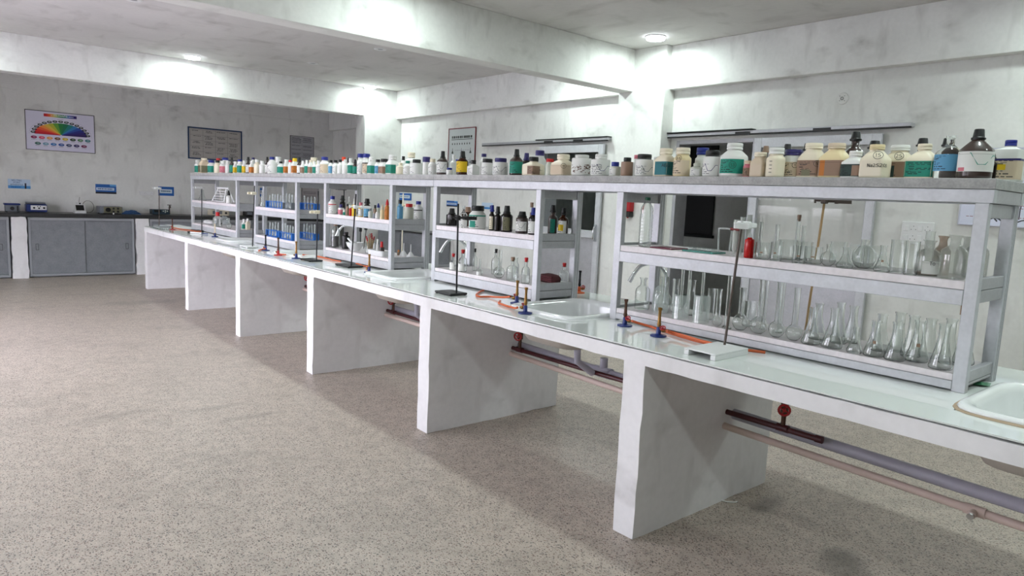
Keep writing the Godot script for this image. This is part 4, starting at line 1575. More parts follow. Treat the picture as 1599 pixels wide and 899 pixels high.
func table_print(cols: int, rows: int, bg: Color) -> ImageTexture:
	var im := Image.create(288, 192, false, Image.FORMAT_RGB8)
	im.fill(bg)
	for c in cols + 1:
		im.fill_rect(Rect2i(6 + int(274.0 * c / cols), 6, 1, 180), Color(0.35, 0.35, 0.35))
	for r in rows + 1:
		im.fill_rect(Rect2i(6, 6 + int(179.0 * r / rows), 275, 1), Color(0.35, 0.35, 0.35))
	for c in cols:
		for r in rows:
			for k in rng.randi_range(1, 3):
				dashes(im, 14 + int(274.0 * c / cols) + rng.randi_range(0, 10), 12 + int(179.0 * r / rows) + k * 8, int(274.0 * (c + 1) / cols) - rng.randi_range(4, 20), Color(0.12, 0.12, 0.13), 3)
	return tex_of(im)

func apparatus_print() -> ImageTexture:
	var im := Image.create(160, 200, false, Image.FORMAT_RGB8)
	im.fill(Color(0.74, 0.76, 0.76))
	dashes(im, 18, 24, 142, Color(0.12, 0.12, 0.12), 8)
	im.fill_rect(Rect2i(16, 35, 128, 2), Color(0.1, 0.1, 0.1))
	for k in 8:
		im.fill_rect(Rect2i(20 + k * 15, 48, 5, 6), Color(0.15, 0.15, 0.15))
	for r in 4:
		for k in 3:
			var cx := 24 + k * 55
			var cy := 66 + r * 34
			for i in 18:
				var w := 2 if i < 7 else 2 + (i - 7)
				im.fill_rect(Rect2i(cx - w / 2, cy + i, w, 1), Color(0.1, 0.1, 0.1) if (k + r) % 2 == 0 else Color(0.35, 0.35, 0.4))
		dashes(im, 40, 72 + r * 34, 128, Color(0.55, 0.55, 0.58), 2)
	return tex_of(im)

func sketch_print() -> ImageTexture:
	# outline drawings of hands and joints
	var im := Image.create(256, 256, false, Image.FORMAT_RGB8)
	im.fill(Color(0.86, 0.87, 0.94))
	var r2 := RandomNumberGenerator.new()
	r2.seed = 77
	for k in 16:
		var p := Vector2(r2.randf_range(20, 236), r2.randf_range(20, 236))
		var a := r2.randf() * TAU
		var bend := r2.randf_range(-0.22, 0.22)
		for i in 26:
			var q := p + Vector2(cos(a), sin(a)) * 3.2
			line(im, p, q, Color(0.12, 0.12, 0.16), 3)
			p = q
			a += bend
	for k in 10:
		dashes(im, r2.randi_range(10, 200), r2.randi_range(10, 240), 240, Color(0.55, 0.35, 0.4), 2)
	return tex_of(im)

func sign_print(kind: int) -> ImageTexture:
	var im := Image.create(160, 84, false, Image.FORMAT_RGB8)
	var blue := Color(0.10, 0.36, 0.66)
	if kind == 0:
		im.fill(Color(0.74, 0.82, 0.90))
		im.fill_rect(Rect2i(0, 58, 160, 26), Color(0.30, 0.58, 0.82))
		dashes(im, 20, 66, 90, Color(0.12, 0.40, 0.70), 10)
		im.fill_rect(Rect2i(118, 34, 12, 50), Color(0.06, 0.10, 0.20))
	elif kind == 1:
		im.fill(blue)
		im.fill_rect(Rect2i(110, 0, 50, 18), Color(0.35, 0.62, 0.85))
		im.fill_rect(Rect2i(6, 30, 138, 24), Color(0.78, 0.84, 0.90))
		dashes(im, 16, 37, 134, Color(0.15, 0.3, 0.5), 9)
		im.fill_rect(Rect2i(0, 68, 160, 16), Color(0.03, 0.05, 0.10))
	else:
		im.fill(blue)
		im.fill_rect(Rect2i(14, 24, 126, 36), Color(0.80, 0.85, 0.88))
		dashes(im, 28, 36, 126, Color(0.2, 0.35, 0.45), 11)
	return tex_of(im)

func wall_print(called: String, label: String, cat: String, c: Vector3, w: float, h: float, right: bool, tex: Texture2D, frame: Material, fw: float, thick := 0.008) -> Node3D:
	# a flat board on the end wall (facing +z) or on the door wall (facing -x)
	var t := thing(called, label, cat, c, -PI / 2.0 if right else 0.0)
	var b := MB.new()
	box(b, Vector3(-w / 2, -h / 2, 0), Vector3(w / 2, h / 2, thick), 0.001)
	part("board", b, M.white, t)
	b = MB.new()
	var z := thick + 0.0006
	b.quad(Vector3(-w / 2 + fw, -h / 2 + fw, z), Vector3(-w / 2 + fw, h / 2 - fw, z), Vector3(w / 2 - fw, h / 2 - fw, z), Vector3(w / 2 - fw, -h / 2 + fw, z))
	var m := mat(Color.WHITE, 0.5)
	m.albedo_texture = tex
	part("print", b, m, t)
	if frame:
		for q in [[-w / 2, -h / 2, -w / 2 + fw, h / 2], [w / 2 - fw, -h / 2, w / 2, h / 2], [-w / 2 + fw, -h / 2, w / 2 - fw, -h / 2 + fw], [-w / 2 + fw, h / 2 - fw, w / 2 - fw, h / 2]]:
			b = MB.new()
			box(b, Vector3(q[0], q[1], 0), Vector3(q[2], q[3], thick + 0.006), 0.001)
			part("frame", b, frame, t)
	return t

func back_print(called: String, label: String, cat: String, tl: Vector2, br: Vector2, tex: Texture2D, frame: Material, fw: float, thick := 0.008) -> Node3D:
	var a := at_z(tl.x, tl.y, 12.59)
	var d := at_z(br.x, br.y, 12.59)
	var c := (a + d) / 2.0
	c.z = -12.5985
	return wall_print(called, label, cat, c, absf(d.x - a.x), absf(d.y - a.y), false, tex, frame, fw, thick)

func right_print(called: String, label: String, cat: String, tl: Vector2, br: Vector2, tex: Texture2D, frame: Material, fw: float, thick := 0.008) -> Node3D:
	var a := at_x(tl.x, tl.y, WX - 0.01)
	var d := at_x(br.x, br.y, WX - 0.01)
	var c := (a + d) / 2.0
	c.x = WX - 0.0015
	return wall_print(called, label, cat, c, absf(d.z - a.z), absf(d.y - a.y), true, tex, frame, fw, thick)

func build_prints():
	var dark := mat(Color(0.30, 0.29, 0.30), 0.6)
	var t := back_print("scale_poster", "poster with rainbow acidity fan on the end wall", "poster", Vector2(38, 170), Vector2(149, 240), scale_print(), dark, 0.008)
	var l := part("lettering", letters("THE pH SCALE", 0.028), mat(Color(0.92, 0.94, 0.94)), t)
	l.position = Vector3(0.0, 0.245, 0.0095)
	t = back_print("chart_board", "blue framed chart of printed text columns on the end wall", "chart", Vector2(293, 197), Vector2(378, 253), table_print(4, 5, Color(0.70, 0.68, 0.66)), mat(Color(0.07, 0.20, 0.36), 0.5), 0.022)
	t = back_print("chart_board", "small unframed grey chart in two columns near the corner", "chart", Vector2(453, 211), Vector2(490, 254), table_print(2, 6, Color(0.66, 0.66, 0.68)), dark, 0.006)
	t = back_print("chart_board", "white printed notice low on the end wall behind the test tubes", "chart", Vector2(471, 290), Vector2(497, 326), table_print(1, 5, Color(0.72, 0.70, 0.70)), M.iron, 0.006)
	t = back_print("wall_sign", "pale blue paper sign over the grey instruments", "sign", Vector2(12, 279), Vector2(48, 295), sign_print(0), null, 0.0, 0.002)
	var y := 0.05
	for s in ["MELTING", "POINT", "APPARATUS"]:
		l = part("lettering", letters(s, 0.030), M.blue_iron, t)
		l.position = Vector3(-0.03, y, 0.0032)
		y -= 0.032
	back_print("wall_sign", "blue sign with white band and black foot on the end wall", "sign", Vector2(149, 287), Vector2(182, 303), sign_print(1), null, 0.0, 0.002)
	back_print("wall_sign", "blue sign with white panel above the dark teal meter", "sign", Vector2(247, 291), Vector2(272, 306), sign_print(2), null, 0.0, 0.002)
	back_print("wall_sign", "upright narrow blue sign seen through the test tube bay", "sign", Vector2(406, 293), Vector2(412, 307), sign_print(2), null, 0.0, 0.002)
	right_print("wall_sign", "blue sign on the door wall above the grey cupboard", "sign", Vector2(621, 301), Vector2(642, 313), sign_print(2), null, 0.0, 0.002)
	right_print("wall_sign", "blue sign with black foot on the door wall under the apparatus poster", "sign", Vector2(697, 313), Vector2(714, 323), sign_print(1), null, 0.0, 0.002)
	right_print("wall_sign", "pale blue sign on the door wall behind the brown bottles", "sign", Vector2(752, 316), Vector2(769, 327), sign_print(0), null, 0.0, 0.002)
	t = right_print("apparatus_poster", "white apparatus poster with red border on the door wall", "poster", Vector2(701, 201), Vector2(740, 294), apparatus_print(), mat(Color(0.45, 0.05, 0.10), 0.5), 0.014)
	t = right_print("drawing_board", "white board of black outline drawings on the door wall", "poster", Vector2(1511, 232), Vector2(1640, 358), sketch_print(), mat(Color(0.78, 0.78, 0.84), 0.5), 0.01, 0.02)
	# round cover plate
	var p := at_x(1316, 154, WX)
	t = thing("junction_cover", "round white junction cover high on the door wall", "cover plate", Vector3(WX, p.y, p.z))
	var b := MB.new()
	lathe(b, [[0.0, 0.012], [0.040, 0.012], [0.05, 0.008], [0.052, 0.0]], 24)
	var o := part("cover", b, M.wall, t)
	o.rotation.z = PI / 2
	b = MB.new()
	var pts := []
	for k in 15:
		pts.append(Vector3(-0.0135, sin(TAU * k / 14) * 0.012, cos(TAU * k / 14) * 0.012))
	tube(b, pts, 0.002, 5, false)
	for q in [Vector2(0.02, 0.02), Vector2(-0.02, 0.022), Vector2(0.022, -0.022), Vector2(-0.018, -0.02)]:
		tube(b, [Vector3(-0.011, q.x, q.y), Vector3(-0.0145, q.x, q.y)], 0.003, 6)
	part("screw_holes", b, M.iron, t)
	# switch boards
	for q in [[true, Vector2(1410, 345), Vector2(1455, 384), "white switch board with sockets on the door wall", 2], [false, Vector2(218, 298), Vector2(240, 305), "white switch board with sockets on the end wall", 1]]:
		var a := at_x(q[1].x, q[1].y, WX - 0.01) if q[0] else at_z(q[1].x, q[1].y, 12.59)
		var d := at_x(q[2].x, q[2].y, WX - 0.01) if q[0] else at_z(q[2].x, q[2].y, 12.59)
		var c := (a + d) / 2.0
		if q[0]:
			c.x = WX
		else:
			c.z = -12.6
		var w := absf(d.z - a.z) if q[0] else absf(d.x - a.x)
		var h := absf(d.y - a.y)
		t = thing("switch_board", q[3], "switch board", c, -PI / 2 if q[0] else 0.0)
		b = MB.new()
		box(b, Vector3(-w / 2, -h / 2, 0), Vector3(w / 2, h / 2, 0.025), 0.005)
		part("plate", b, M.white, t)
		for r in q[4]:
			for k in 4:
				b = MB.new()
				var sx := (k - 1.5) * w * 0.22
				var sy: float = 0.0 if q[4] == 1 else (r - 0.5) * h * 0.42
				if k % 2 == 0:
					box(b, Vector3(sx - w * 0.075, sy - h * 0.12, 0.025), Vector3(sx + w * 0.075, sy + h * 0.12, 0.031), 0.002)
					part("switch", b, M.white, t)
				else:
					for e in [Vector2(-0.018, -0.01), Vector2(0.018, -0.01), Vector2(0, 0.018)]:
						tube(b, [Vector3(sx + e.x * w * 4, sy + e.y * h * 5, 0.0245), Vector3(sx + e.x * w * 4, sy + e.y * h * 5, 0.0265)], w * 0.014, 8)
					part("socket_holes", b, M.iron, t)
	# red and black dispenser on the column
	p = at_x(982.5, 323, 5.90)
	t = thing("wall_dispenser", "red wall dispenser with white top and black foot on the column", "dispenser", Vector3(5.92, p.y, p.z))
	b = MB.new()
	box(b, Vector3(-0.07, -0.05, -0.055), Vector3(0, 0.075, 0.055), 0.008)
	part("housing", b, M.red_iron, t)
	b = MB.new()
	box(b, Vector3(-0.066, 0.0755, -0.05), Vector3(0, 0.115, 0.05), 0.006)
	part("top", b, M.white, t)
	b = MB.new()
	box(b, Vector3(-0.068, -0.11, -0.053), Vector3(0, -0.0505, 0.053), 0.008)
	part("foot", b, M.black, t)
	b = MB.new()
	tube(b, [Vector3(-0.035, -0.11, 0), Vector3(-0.035, -0.122, 0)], 0.012, 10)
	part("nozzle", b, M.red_iron, t)

# ---------------------------------------------------------------- apparatus on the bench
func retort_stand(label: String, base: Vector3, size: Vector3, yaw: float, rod_at: Vector2, rod_h: float, base_m: Material, rod_m: Material, clamp_h: float, clamp_m: Material, clamp_yaw: float, footed := false, lean := 0.0) -> Node3D:
	var t := thing("retort_stand", label, "stand", base, yaw)
	var b := MB.new()
	var y0 := 0.0
	if footed:
		y0 = size.y
		box(b, Vector3(-size.x / 2, size.y, -size.z / 2), Vector3(size.x / 2, size.y + 0.006, size.z / 2), 0.002)
		for s in [-1, 1]:
			box(b, Vector3(-size.x / 2, 0, s * (size.z / 2 - 0.012) - 0.012), Vector3(size.x / 2, size.y, s * (size.z / 2 - 0.012) + 0.012), 0.002)
	else:
		box(b, Vector3(-size.x / 2, 0.004, -size.z / 2), Vector3(size.x / 2, size.y, size.z / 2), 0.004)
		for sx in [-1, 1]:
			for sz in [-1, 1]:
				tube(b, [Vector3(sx * size.x * 0.42, 0, sz * size.z * 0.42), Vector3(sx * size.x * 0.42, 0.005, sz * size.z * 0.42)], 0.008, 8)
	part("base", b, base_m, t)
	b = MB.new()
	var top := Vector3(rod_at.x, rod_h, rod_at.y + lean)
	tube(b, [Vector3(rod_at.x, y0 + size.y * (0.0 if footed else 0.6), rod_at.y), top], 0.0055, 8)
	part("rod", b, rod_m, t)
	if clamp_h > 0.0:
		var c := Vector3(rod_at.x, clamp_h, rod_at.y + lean * clamp_h / rod_h)
		var d := Vector3(cos(clamp_yaw), 0, sin(clamp_yaw))
		b = MB.new()
		box(b, c - Vector3(0.014, 0.014, 0.014), c + Vector3(0.014, 0.014, 0.014), 0.004)
		tube(b, [c, c - d * 0.04], 0.005, 6)
		tube(b, [c - d * 0.04 - Vector3(0, 0.012, 0), c - d * 0.04 + Vector3(0, 0.012, 0)], 0.005, 6)
		var cl := part("clamp", b, clamp_m, t)
		b = MB.new()
		tube(b, [c, c + d * 0.05], 0.007, 8)
		var s2 := d.cross(Vector3.UP)
		extrude(b, [c + d * 0.045 + s2 * 0.03 - Vector3(0, 0.012, 0), c + d * 0.045 - s2 * 0.03 - Vector3(0, 0.012, 0), c + d * 0.060 - s2 * 0.03 - Vector3(0, 0.012, 0), c + d * 0.060 + s2 * 0.03 - Vector3(0, 0.012, 0)], Vector3(0, 0.024, 0))
		for k in [-1, 1]:
			extrude(b, [c + d * 0.060 + s2 * 0.016 * k - Vector3(0, 0.010, 0), c + d * 0.060 + s2 * 0.030 * k - Vector3(0, 0.010, 0), c + d * 0.115 + s2 * 0.024 * k - Vector3(0, 0.010, 0), c + d * 0.115 + s2 * 0.012 * k - Vector3(0, 0.010, 0)], Vector3(0, 0.020, 0))
		part("jaws", b, clamp_m, cl)
	return t

func px_stand(label: String, px: Vector2, size: Vector3, rod_px: Vector2, top_px: Vector2, base_m: Material, rod_m: Material, clamp_py: float, clamp_m: Material, clamp_yaw: float, footed := false):
	var p := at_y(px.x, px.y, TOP)
	p.x = minf(p.x, SX0 - 0.006 - size.x / 2.0)
	var r := at_y(rod_px.x, rod_px.y, TOP + 0.02)
	var off := Vector2(clampf(r.x - p.x, -size.x * 0.42, size.x * 0.42), clampf(r.z - p.z, -size.z * 0.42, size.z * 0.42))
	var q := at_x(top_px.x, top_px.y, p.x + off.x)
	var ch := -1.0
	if clamp_py > 0.0:
		ch = at_x(lerpf(top_px.x, rod_px.x, (clamp_py - top_px.y) / (rod_px.y - top_px.y)), clamp_py, p.x + off.x).y - TOP
	retort_stand(label, p, size, 0.0, off, q.y - TOP, base_m, rod_m, ch, clamp_m, clamp_yaw, footed, clampf(q.z - (p.z + off.y), -0.06, 0.06))

func burner(label: String, p: Vector3, base_m: Material, tube_m: Material, hgt: float, valve_dir: Vector3, lean := Vector3.ZERO):
	var t := thing("gas_burner", label, "burner", p, 0.0)
	var b := MB.new()
	lathe(b, [[0.0, 0.0], [0.036, 0.0], [0.038, 0.003], [0.037, 0.007], [0.016, 0.010], [0.0115, 0.013], [0.0105, 0.042], [0.008, 0.045], [0.0, 0.045]], 24)
	part("foot", b, base_m, t)
	b = MB.new()
	var prof := [[0.0, 0.040], [0.0078, 0.041], [0.0078, hgt * 0.62], [0.0068, hgt * 0.64], [0.0072, hgt - 0.014], [0.0095, hgt - 0.010], [0.0098, hgt], [0.006, hgt], [0.0055, hgt - 0.02], [0.0, hgt - 0.02]]
	lathe(b, prof, 14)
	part("burner_tube", b, tube_m, t)
	b = MB.new()
	lathe(b, [[0.009, 0.050], [0.0098, 0.052], [0.0098, 0.062], [0.009, 0.064]], 14)
	part("air_collar", b, tube_m, t)
	b = MB.new()
	var c := Vector3(0, 0.03, 0)
	tube(b, [c, c + valve_dir * 0.036], 0.0055, 8)
	tube(b, [c + valve_dir * 0.016, c + valve_dir * 0.028], 0.009, 8)
	part("gas_inlet", b, M.brass, t)
	b = MB.new()
	var s := valve_dir.cross(Vector3.UP).normalized()
	tube(b, [c + valve_dir * 0.022, c + valve_dir * 0.022 + Vector3(0, 0.012, 0) + s * 0.012], 0.004, 6)
	wheel(b, c + valve_dir * 0.022 + (Vector3(0, 0.012, 0) + s * 0.012) * 1.2, 0.0115, (Vector3(0, 1, 0) + s).normalized())
	part("valve_wheel", b, M.red_iron, t)

func hose(label: String, px: Array, m: Material, h := 0.858, r := 0.0062):
	var pts := []
	for q in px:
		var pp := at_y(q[0], q[1], (q[2] if q.size() > 2 else h))
		pp.x = minf(pp.x, SX0 - 0.010)
		pts.append(pp)
	var b := MB.new()
	var o: Vector3 = pts[0]
	o.y = TOP
	for i in pts.size():
		pts[i] -= o
	tube(b, smooth_path(pts, 6), r, 9)
	var t := thing("rubber_hose", label, "hose", o)
	part("tubing", b, m, t)

func build_bench_things():
	px_stand("white footed stand with brown rod and white clamp by glassware bay", Vector2(1118, 553), Vector3(0.24, 0.022, 0.15), Vector2(1131, 541), Vector2(1159, 346), M.white, M.rod, 352.0, M.white, 2.6, true)
	var ws: Node3D = get_node("retort_stand")
	var cr: MeshInstance3D = ws.get_node("clamp")
	var bb := MB.new()
	var cc: Vector3 = cr.mesh.get_aabb().get_center()
	box(bb, cc + Vector3(0.0, -0.014, -0.03), cc + Vector3(0.03, 0.018, 0.028), 0.005)
	box(bb, cc + Vector3(0.03, -0.01, -0.028), cc + Vector3(0.075, 0.012, -0.014), 0.004)
	box(bb, cc + Vector3(0.03, -0.01, 0.012), cc + Vector3(0.075, 0.012, 0.026), 0.004)
	part("butterfly_clamp", bb, M.white, ws)
	px_stand("black retort stand in front of the brown bottles", Vector2(704, 459), Vector3(0.13, 0.016, 0.17), Vector2(715, 457), Vector2(715.5, 318), M.iron, M.rod_dark, 340.0, M.iron, 0.2)
	px_stand("black retort stand in front of the mortar", Vector2(545, 416), Vector3(0.13, 0.016, 0.24), Vector2(556, 416), Vector2(557, 303), M.iron, M.rod_dark, 323.0, M.white, 0.4)
	px_stand("dark retort stand with cream jaw clamp by the test tube racks", Vector2(486, 407), Vector3(0.12, 0.014, 0.2), Vector2(495, 405), Vector2(497, 298), M.iron, M.rod_dark, 331.0, tint("c"), 2.4)
	px_stand("white based stand with black rod between the first two shelf bays", Vector2(389, 386), Vector3(0.12, 0.016, 0.2), Vector2(399, 385), Vector2(401, 290), M.white, M.iron, 302.0, tint("c"), 2.3)
	px_stand("dark stand with cream clamp beside the pipette rack", Vector2(313, 361), Vector3(0.10, 0.016, 0.2), Vector2(315, 359), Vector2(315, 292), M.iron, M.rod_dark, 293.0, M.white, 2.7)
	px_stand("pale retort stand on the bare bench end", Vector2(252, 353.5), Vector3(0.14, 0.016, 0.3), Vector2(248, 352), Vector2(248.5, 292), M.steel_frame, M.rod, 294.0, M.white, 2.4)
	# tan rods of stands on the other side of the shelving
	var q := at_x(1262, 470, 3.24)
	retort_stand("tan rodded stand behind the beakers", Vector3(3.24, TOP, q.z), Vector3(0.11, 0.016, 0.16), 0.0, Vector2(0, 0), at_x(1275, 311, 3.24).y - TOP, M.iron, M.wood, at_x(1275, 313, 3.24).y - TOP, M.rod, 1.2, false, 0.03)
	q = at_x(627, 410, 3.24)
	retort_stand("cream rodded stand behind the paint bottles", Vector3(3.24, TOP, q.z), Vector3(0.11, 0.016, 0.16), 0.0, Vector2(0, 0), 0.60, M.iron, tint("c"), 0.50, tint("c"), 1.2)
	q = at_x(537, 320, 3.24)
	retort_stand("black hooked stand behind the blue capped bottles", Vector3(3.24, TOP, q.z), Vector3(0.11, 0.016, 0.16), 0.0, Vector2(0, 0), at_x(537, 291, 3.24).y - TOP, M.iron, M.iron, at_x(537, 295, 3.24).y - TOP, M.iron, 2.6)
	# burners
	var west := Vector3(-0.3, 0, 0.95).normalized()
	var far := Vector3(-0.2, 0, -1).normalized()
	burner("blue based burner with brown tube at the glassware bay post", V(2.634, TOP, 2.20), M.blue_iron, M.brown_brass, 0.135, Vector3(0.25, 0, 1).normalized())
	burner("blue based burner with brass tube in front of the glassware bay", V(2.574, TOP, 1.946), M.blue_iron, M.brass, 0.135, Vector3(0.4, 0, 1).normalized())
	burner("blue based brass burner in front of the brown bottle bay", V(2.60, TOP, 2.985), M.blue_iron, M.brass, 0.135, far)
	burner("blue based brass burner close to the wide sink corner", V(2.415, TOP, 2.70), M.blue_iron, M.brass, 0.14, far)
	burner("blue based brass burner in front of the white tray", V(2.541, TOP, 4.62), M.blue_iron, M.brass, 0.14, far)
	burner("blue based brass burner in front of the test tube bay", V(2.45, TOP, 5.74), M.blue_iron, M.brass, 0.15, far)
	burner("red painted burner beside the blue one by the test tubes", V(2.415, TOP, 6.05), M.red_iron, M.brown_brass, 0.16, far)
	burner("pale blue footed burner with dark tube by the test tube bay post", V(2.491, TOP, 6.55), M.blue_iron, M.rod_dark, 0.15, far)
	burner("blue based burner with pale tube in front of the pipette rack bay", V(2.59, TOP, 8.375), M.blue_iron, tint("m"), 0.15, far)
	burner("red burner on the bare bench end", V(2.46, TOP, 9.66), M.red_iron, M.brown_brass, 0.14, Vector3(0, 0, 1))
	var kb := at_y(909, 457, TOP)
	burner("orange footed burner with black tube behind the brown bottle bay", Vector3(minf(kb.x, 3.3), TOP, kb.z), M.hose, M.rod_dark, 0.15, Vector3(0.8, 0, 0.6).normalized())
	# hoses
	hose("orange rubber hose along the foot of the glassware bay", [[987, 501, 0.885], [996, 504, 0.872], [1020, 511], [1060, 524], [1100, 535], [1150, 544], [1195, 550]], M.hose)
	hose("orange rubber hose joining the brass burner to the glassware bay foot", [[1041, 516, 0.885], [1050, 519, 0.872], [1068, 524, 0.872], [1095, 532, 0.87], [1125, 539, 0.87]], M.hose, 0.87)
	hose("orange hose looping from the brass burner under the brown bottle bay", [[797, 463, 0.885], [785, 464, 0.870], [765, 463], [749, 463], [744, 460], [750, 455], [762, 453]], M.hose)
	hose("orange hose lying from the sink corner burner", [[808, 480, 0.88], [804, 481, 0.868], [797, 479], [787, 476], [779, 473], [781, 470]], M.hose)
	hose("short orange hose from the burner by the white tray", [[577, 416, 0.885], [573, 416, 0.865], [566, 415], [563, 412], [566, 411]], M.hose)
	hose("long orange hose along the foot of the paint bottle bay", [[473, 397.5, 0.875], [481, 398.5], [490, 399], [505, 402], [520, 406], [532, 408]], M.hose)
	hose("short orange hose behind the red painted burner", [[446, 397.5, 0.87], [441, 397], [435, 396], [432, 394.5]], M.hose)
	hose("short orange hose near the test tube bay post", [[414, 388, 0.87], [409, 389], [404, 391]], M.hose)
	hose("faded orange hose crossing the bare bench end", [[268, 355, 0.87], [280, 357], [295, 359], [306, 361], [314, 361]], M.hose)
	# white sheet and knives on the far end
	var t := thing("paper_sheet", "white sheet of paper on the bare bench end", "paper", at_y(283, 354, TOP))
	var b := MB.new()
	box(b, Vector3(-0.10, 0, -0.45), Vector3(0.10, 0.002, 0.45))
	part("sheet", b, M.white, t)
	t = thing("burner_lighter", "white and black gas lighter lying by the pipette rack bay", "lighter", at_y(309, 365, TOP), -1.1)
	b = MB.new()
	tube(b, [Vector3(-0.12, 0.010, 0), Vector3(0.06, 0.010, 0)], 0.0095, 10)
	part("handle", b, M.white, t)
	b = MB.new()
	tube(b, [Vector3(0.06, 0.010, 0), Vector3(0.16, 0.010, 0)], 0.005, 8)
	part("nozzle", b, M.blue_iron, t)
	b = MB.new()
	tube(b, [Vector3(-0.16, 0.012, 0), Vector3(-0.12, 0.012, 0)], 0.012, 8)
	part("end_button", b, M.black, t)
	t = thing("green_wrapper", "crumpled green wrapper under the end of the glassware bay", "wrapper", at_y(1532, 601, TOP))
	b = MB.new()
	for k in 7:
		var a := TAU * k / 7
		face_out(b, [Vector3(0, 0.012, 0), Vector3(cos(a) * 0.045, 0.003 + 0.006 * (k % 2), sin(a) * 0.03), Vector3(cos(a + TAU / 7) * 0.045, 0.003 + 0.006 * ((k + 1) % 2), sin(a + TAU / 7) * 0.03)], Vector3(0, -1, 0))
	part("foil", b, mat(Color(0.20, 0.42, 0.30), 0.5), t)

# ---------------------------------------------------------------- things on the lower shelves
func tube_rack(x0: float, x1: float, base_py: float, h: float, v: float, n: int, tall: float, label: String, tube_label: String, m: Material):
	var a := at_x(x0, base_py, v)
	var d := at_x(x1, base_py, v)
	var len := absf(a.z - d.z)
	var c := Vector3(v, h, (a.z + d.z) / 2.0)
	var t := thing("test_tube_rack", label, "rack", c)
	var rh := 0.07
	var b := MB.new()
	box(b, Vector3(-0.03, 0, -len / 2), Vector3(0.03, 0.006, len / 2), 0.001)
	part("base_plate", b, m, t)
	b = MB.new()
	var pitch := len * 0.94 / n
	for s in [-1, 1]:
		box(b, Vector3(s * 0.022 - 0.008, rh - 0.006, -len / 2), Vector3(s * 0.022 + 0.008, rh, len / 2), 0.001)
	for k in n + 1:
		var z := -len * 0.47 + pitch * k
		box(b, Vector3(-0.0139, rh - 0.006, z - 0.002), Vector3(0.0139, rh, z + 0.002))
	part("top_plate", b, m, t)
	for s in [-1, 1]:
		b = MB.new()
		box(b, Vector3(-0.03, 0.0065, s * (len / 2 - 0.004) - 0.0035), Vector3(0.03, rh - 0.0065, s * (len / 2 - 0.004) + 0.0035), 0.001)
		part("end_panel", b, m, t)
	b = MB.new()
	for k in n + 1:
		var z := -len * 0.45 + len * 0.9 / n * k
		box(b, Vector3(-0.0285, 0.0065, z - 0.006), Vector3(-0.0255, rh - 0.0065, z + 0.006))
	part("ribs", b, m, t)
	for k in n:
		var z := -len * 0.47 + pitch * (k + 0.5)
		glassware("tube", c + Vector3(0, 0.0065, z), minf(0.017, pitch * 0.8), tall * rng.randf_range(0.9, 1.08), 0.01, tube_label, tube_label, M.tube_glass)

func build_tube_bay():
	var blue := mat(Color(0.16, 0.44, 0.78), 0.35)
	blue.backlight_enabled = true
	blue.backlight = Color(0.15, 0.3, 0.5)
	tube_rack(419, 445, 323, MID[1], 2.80, 6, 0.13, "blue plastic rack of tubes on the middle shelf", "clear glass test tube in the blue rack on middle shelf", blue)
	tube_rack(445, 459, 325, MID[1], 2.80, 3, 0.14, "small grey rack of tubes on the middle shelf", "clear glass test tube in the small grey rack", tint("v"))
	tube_rack(419, 437, 369, LOW[1], 2.80, 4, 0.145, "short blue plastic rack of tubes on the bottom shelf", "clear glass test tube in the short blue rack on bottom shelf", blue)
	tube_rack(439, 460, 373, LOW[1], 2.78, 5, 0.145, "blue plastic rack of tubes beside the bay post on bottom shelf", "clear glass test tube in the blue rack by the bay post", blue)
	tube_rack(472, 495, 327, MID[1], 3.00, 4, 0.13, "blue plastic rack at the back of the middle shelf", "clear glass test tube in the back rack on middle shelf", blue)
	tube_rack(472, 494, 376, LOW[1], 3.00, 5, 0.145, "blue plastic rack at the back of the bottom shelf", "clear glass test tube in the back rack on bottom shelf", blue)
	glass_row("u2m", MID[1], [["conical", 406, 413, 300, 3, 320, "F", "small conical flask beside the blue rack on middle shelf"]], "flasks beside the test tube racks")

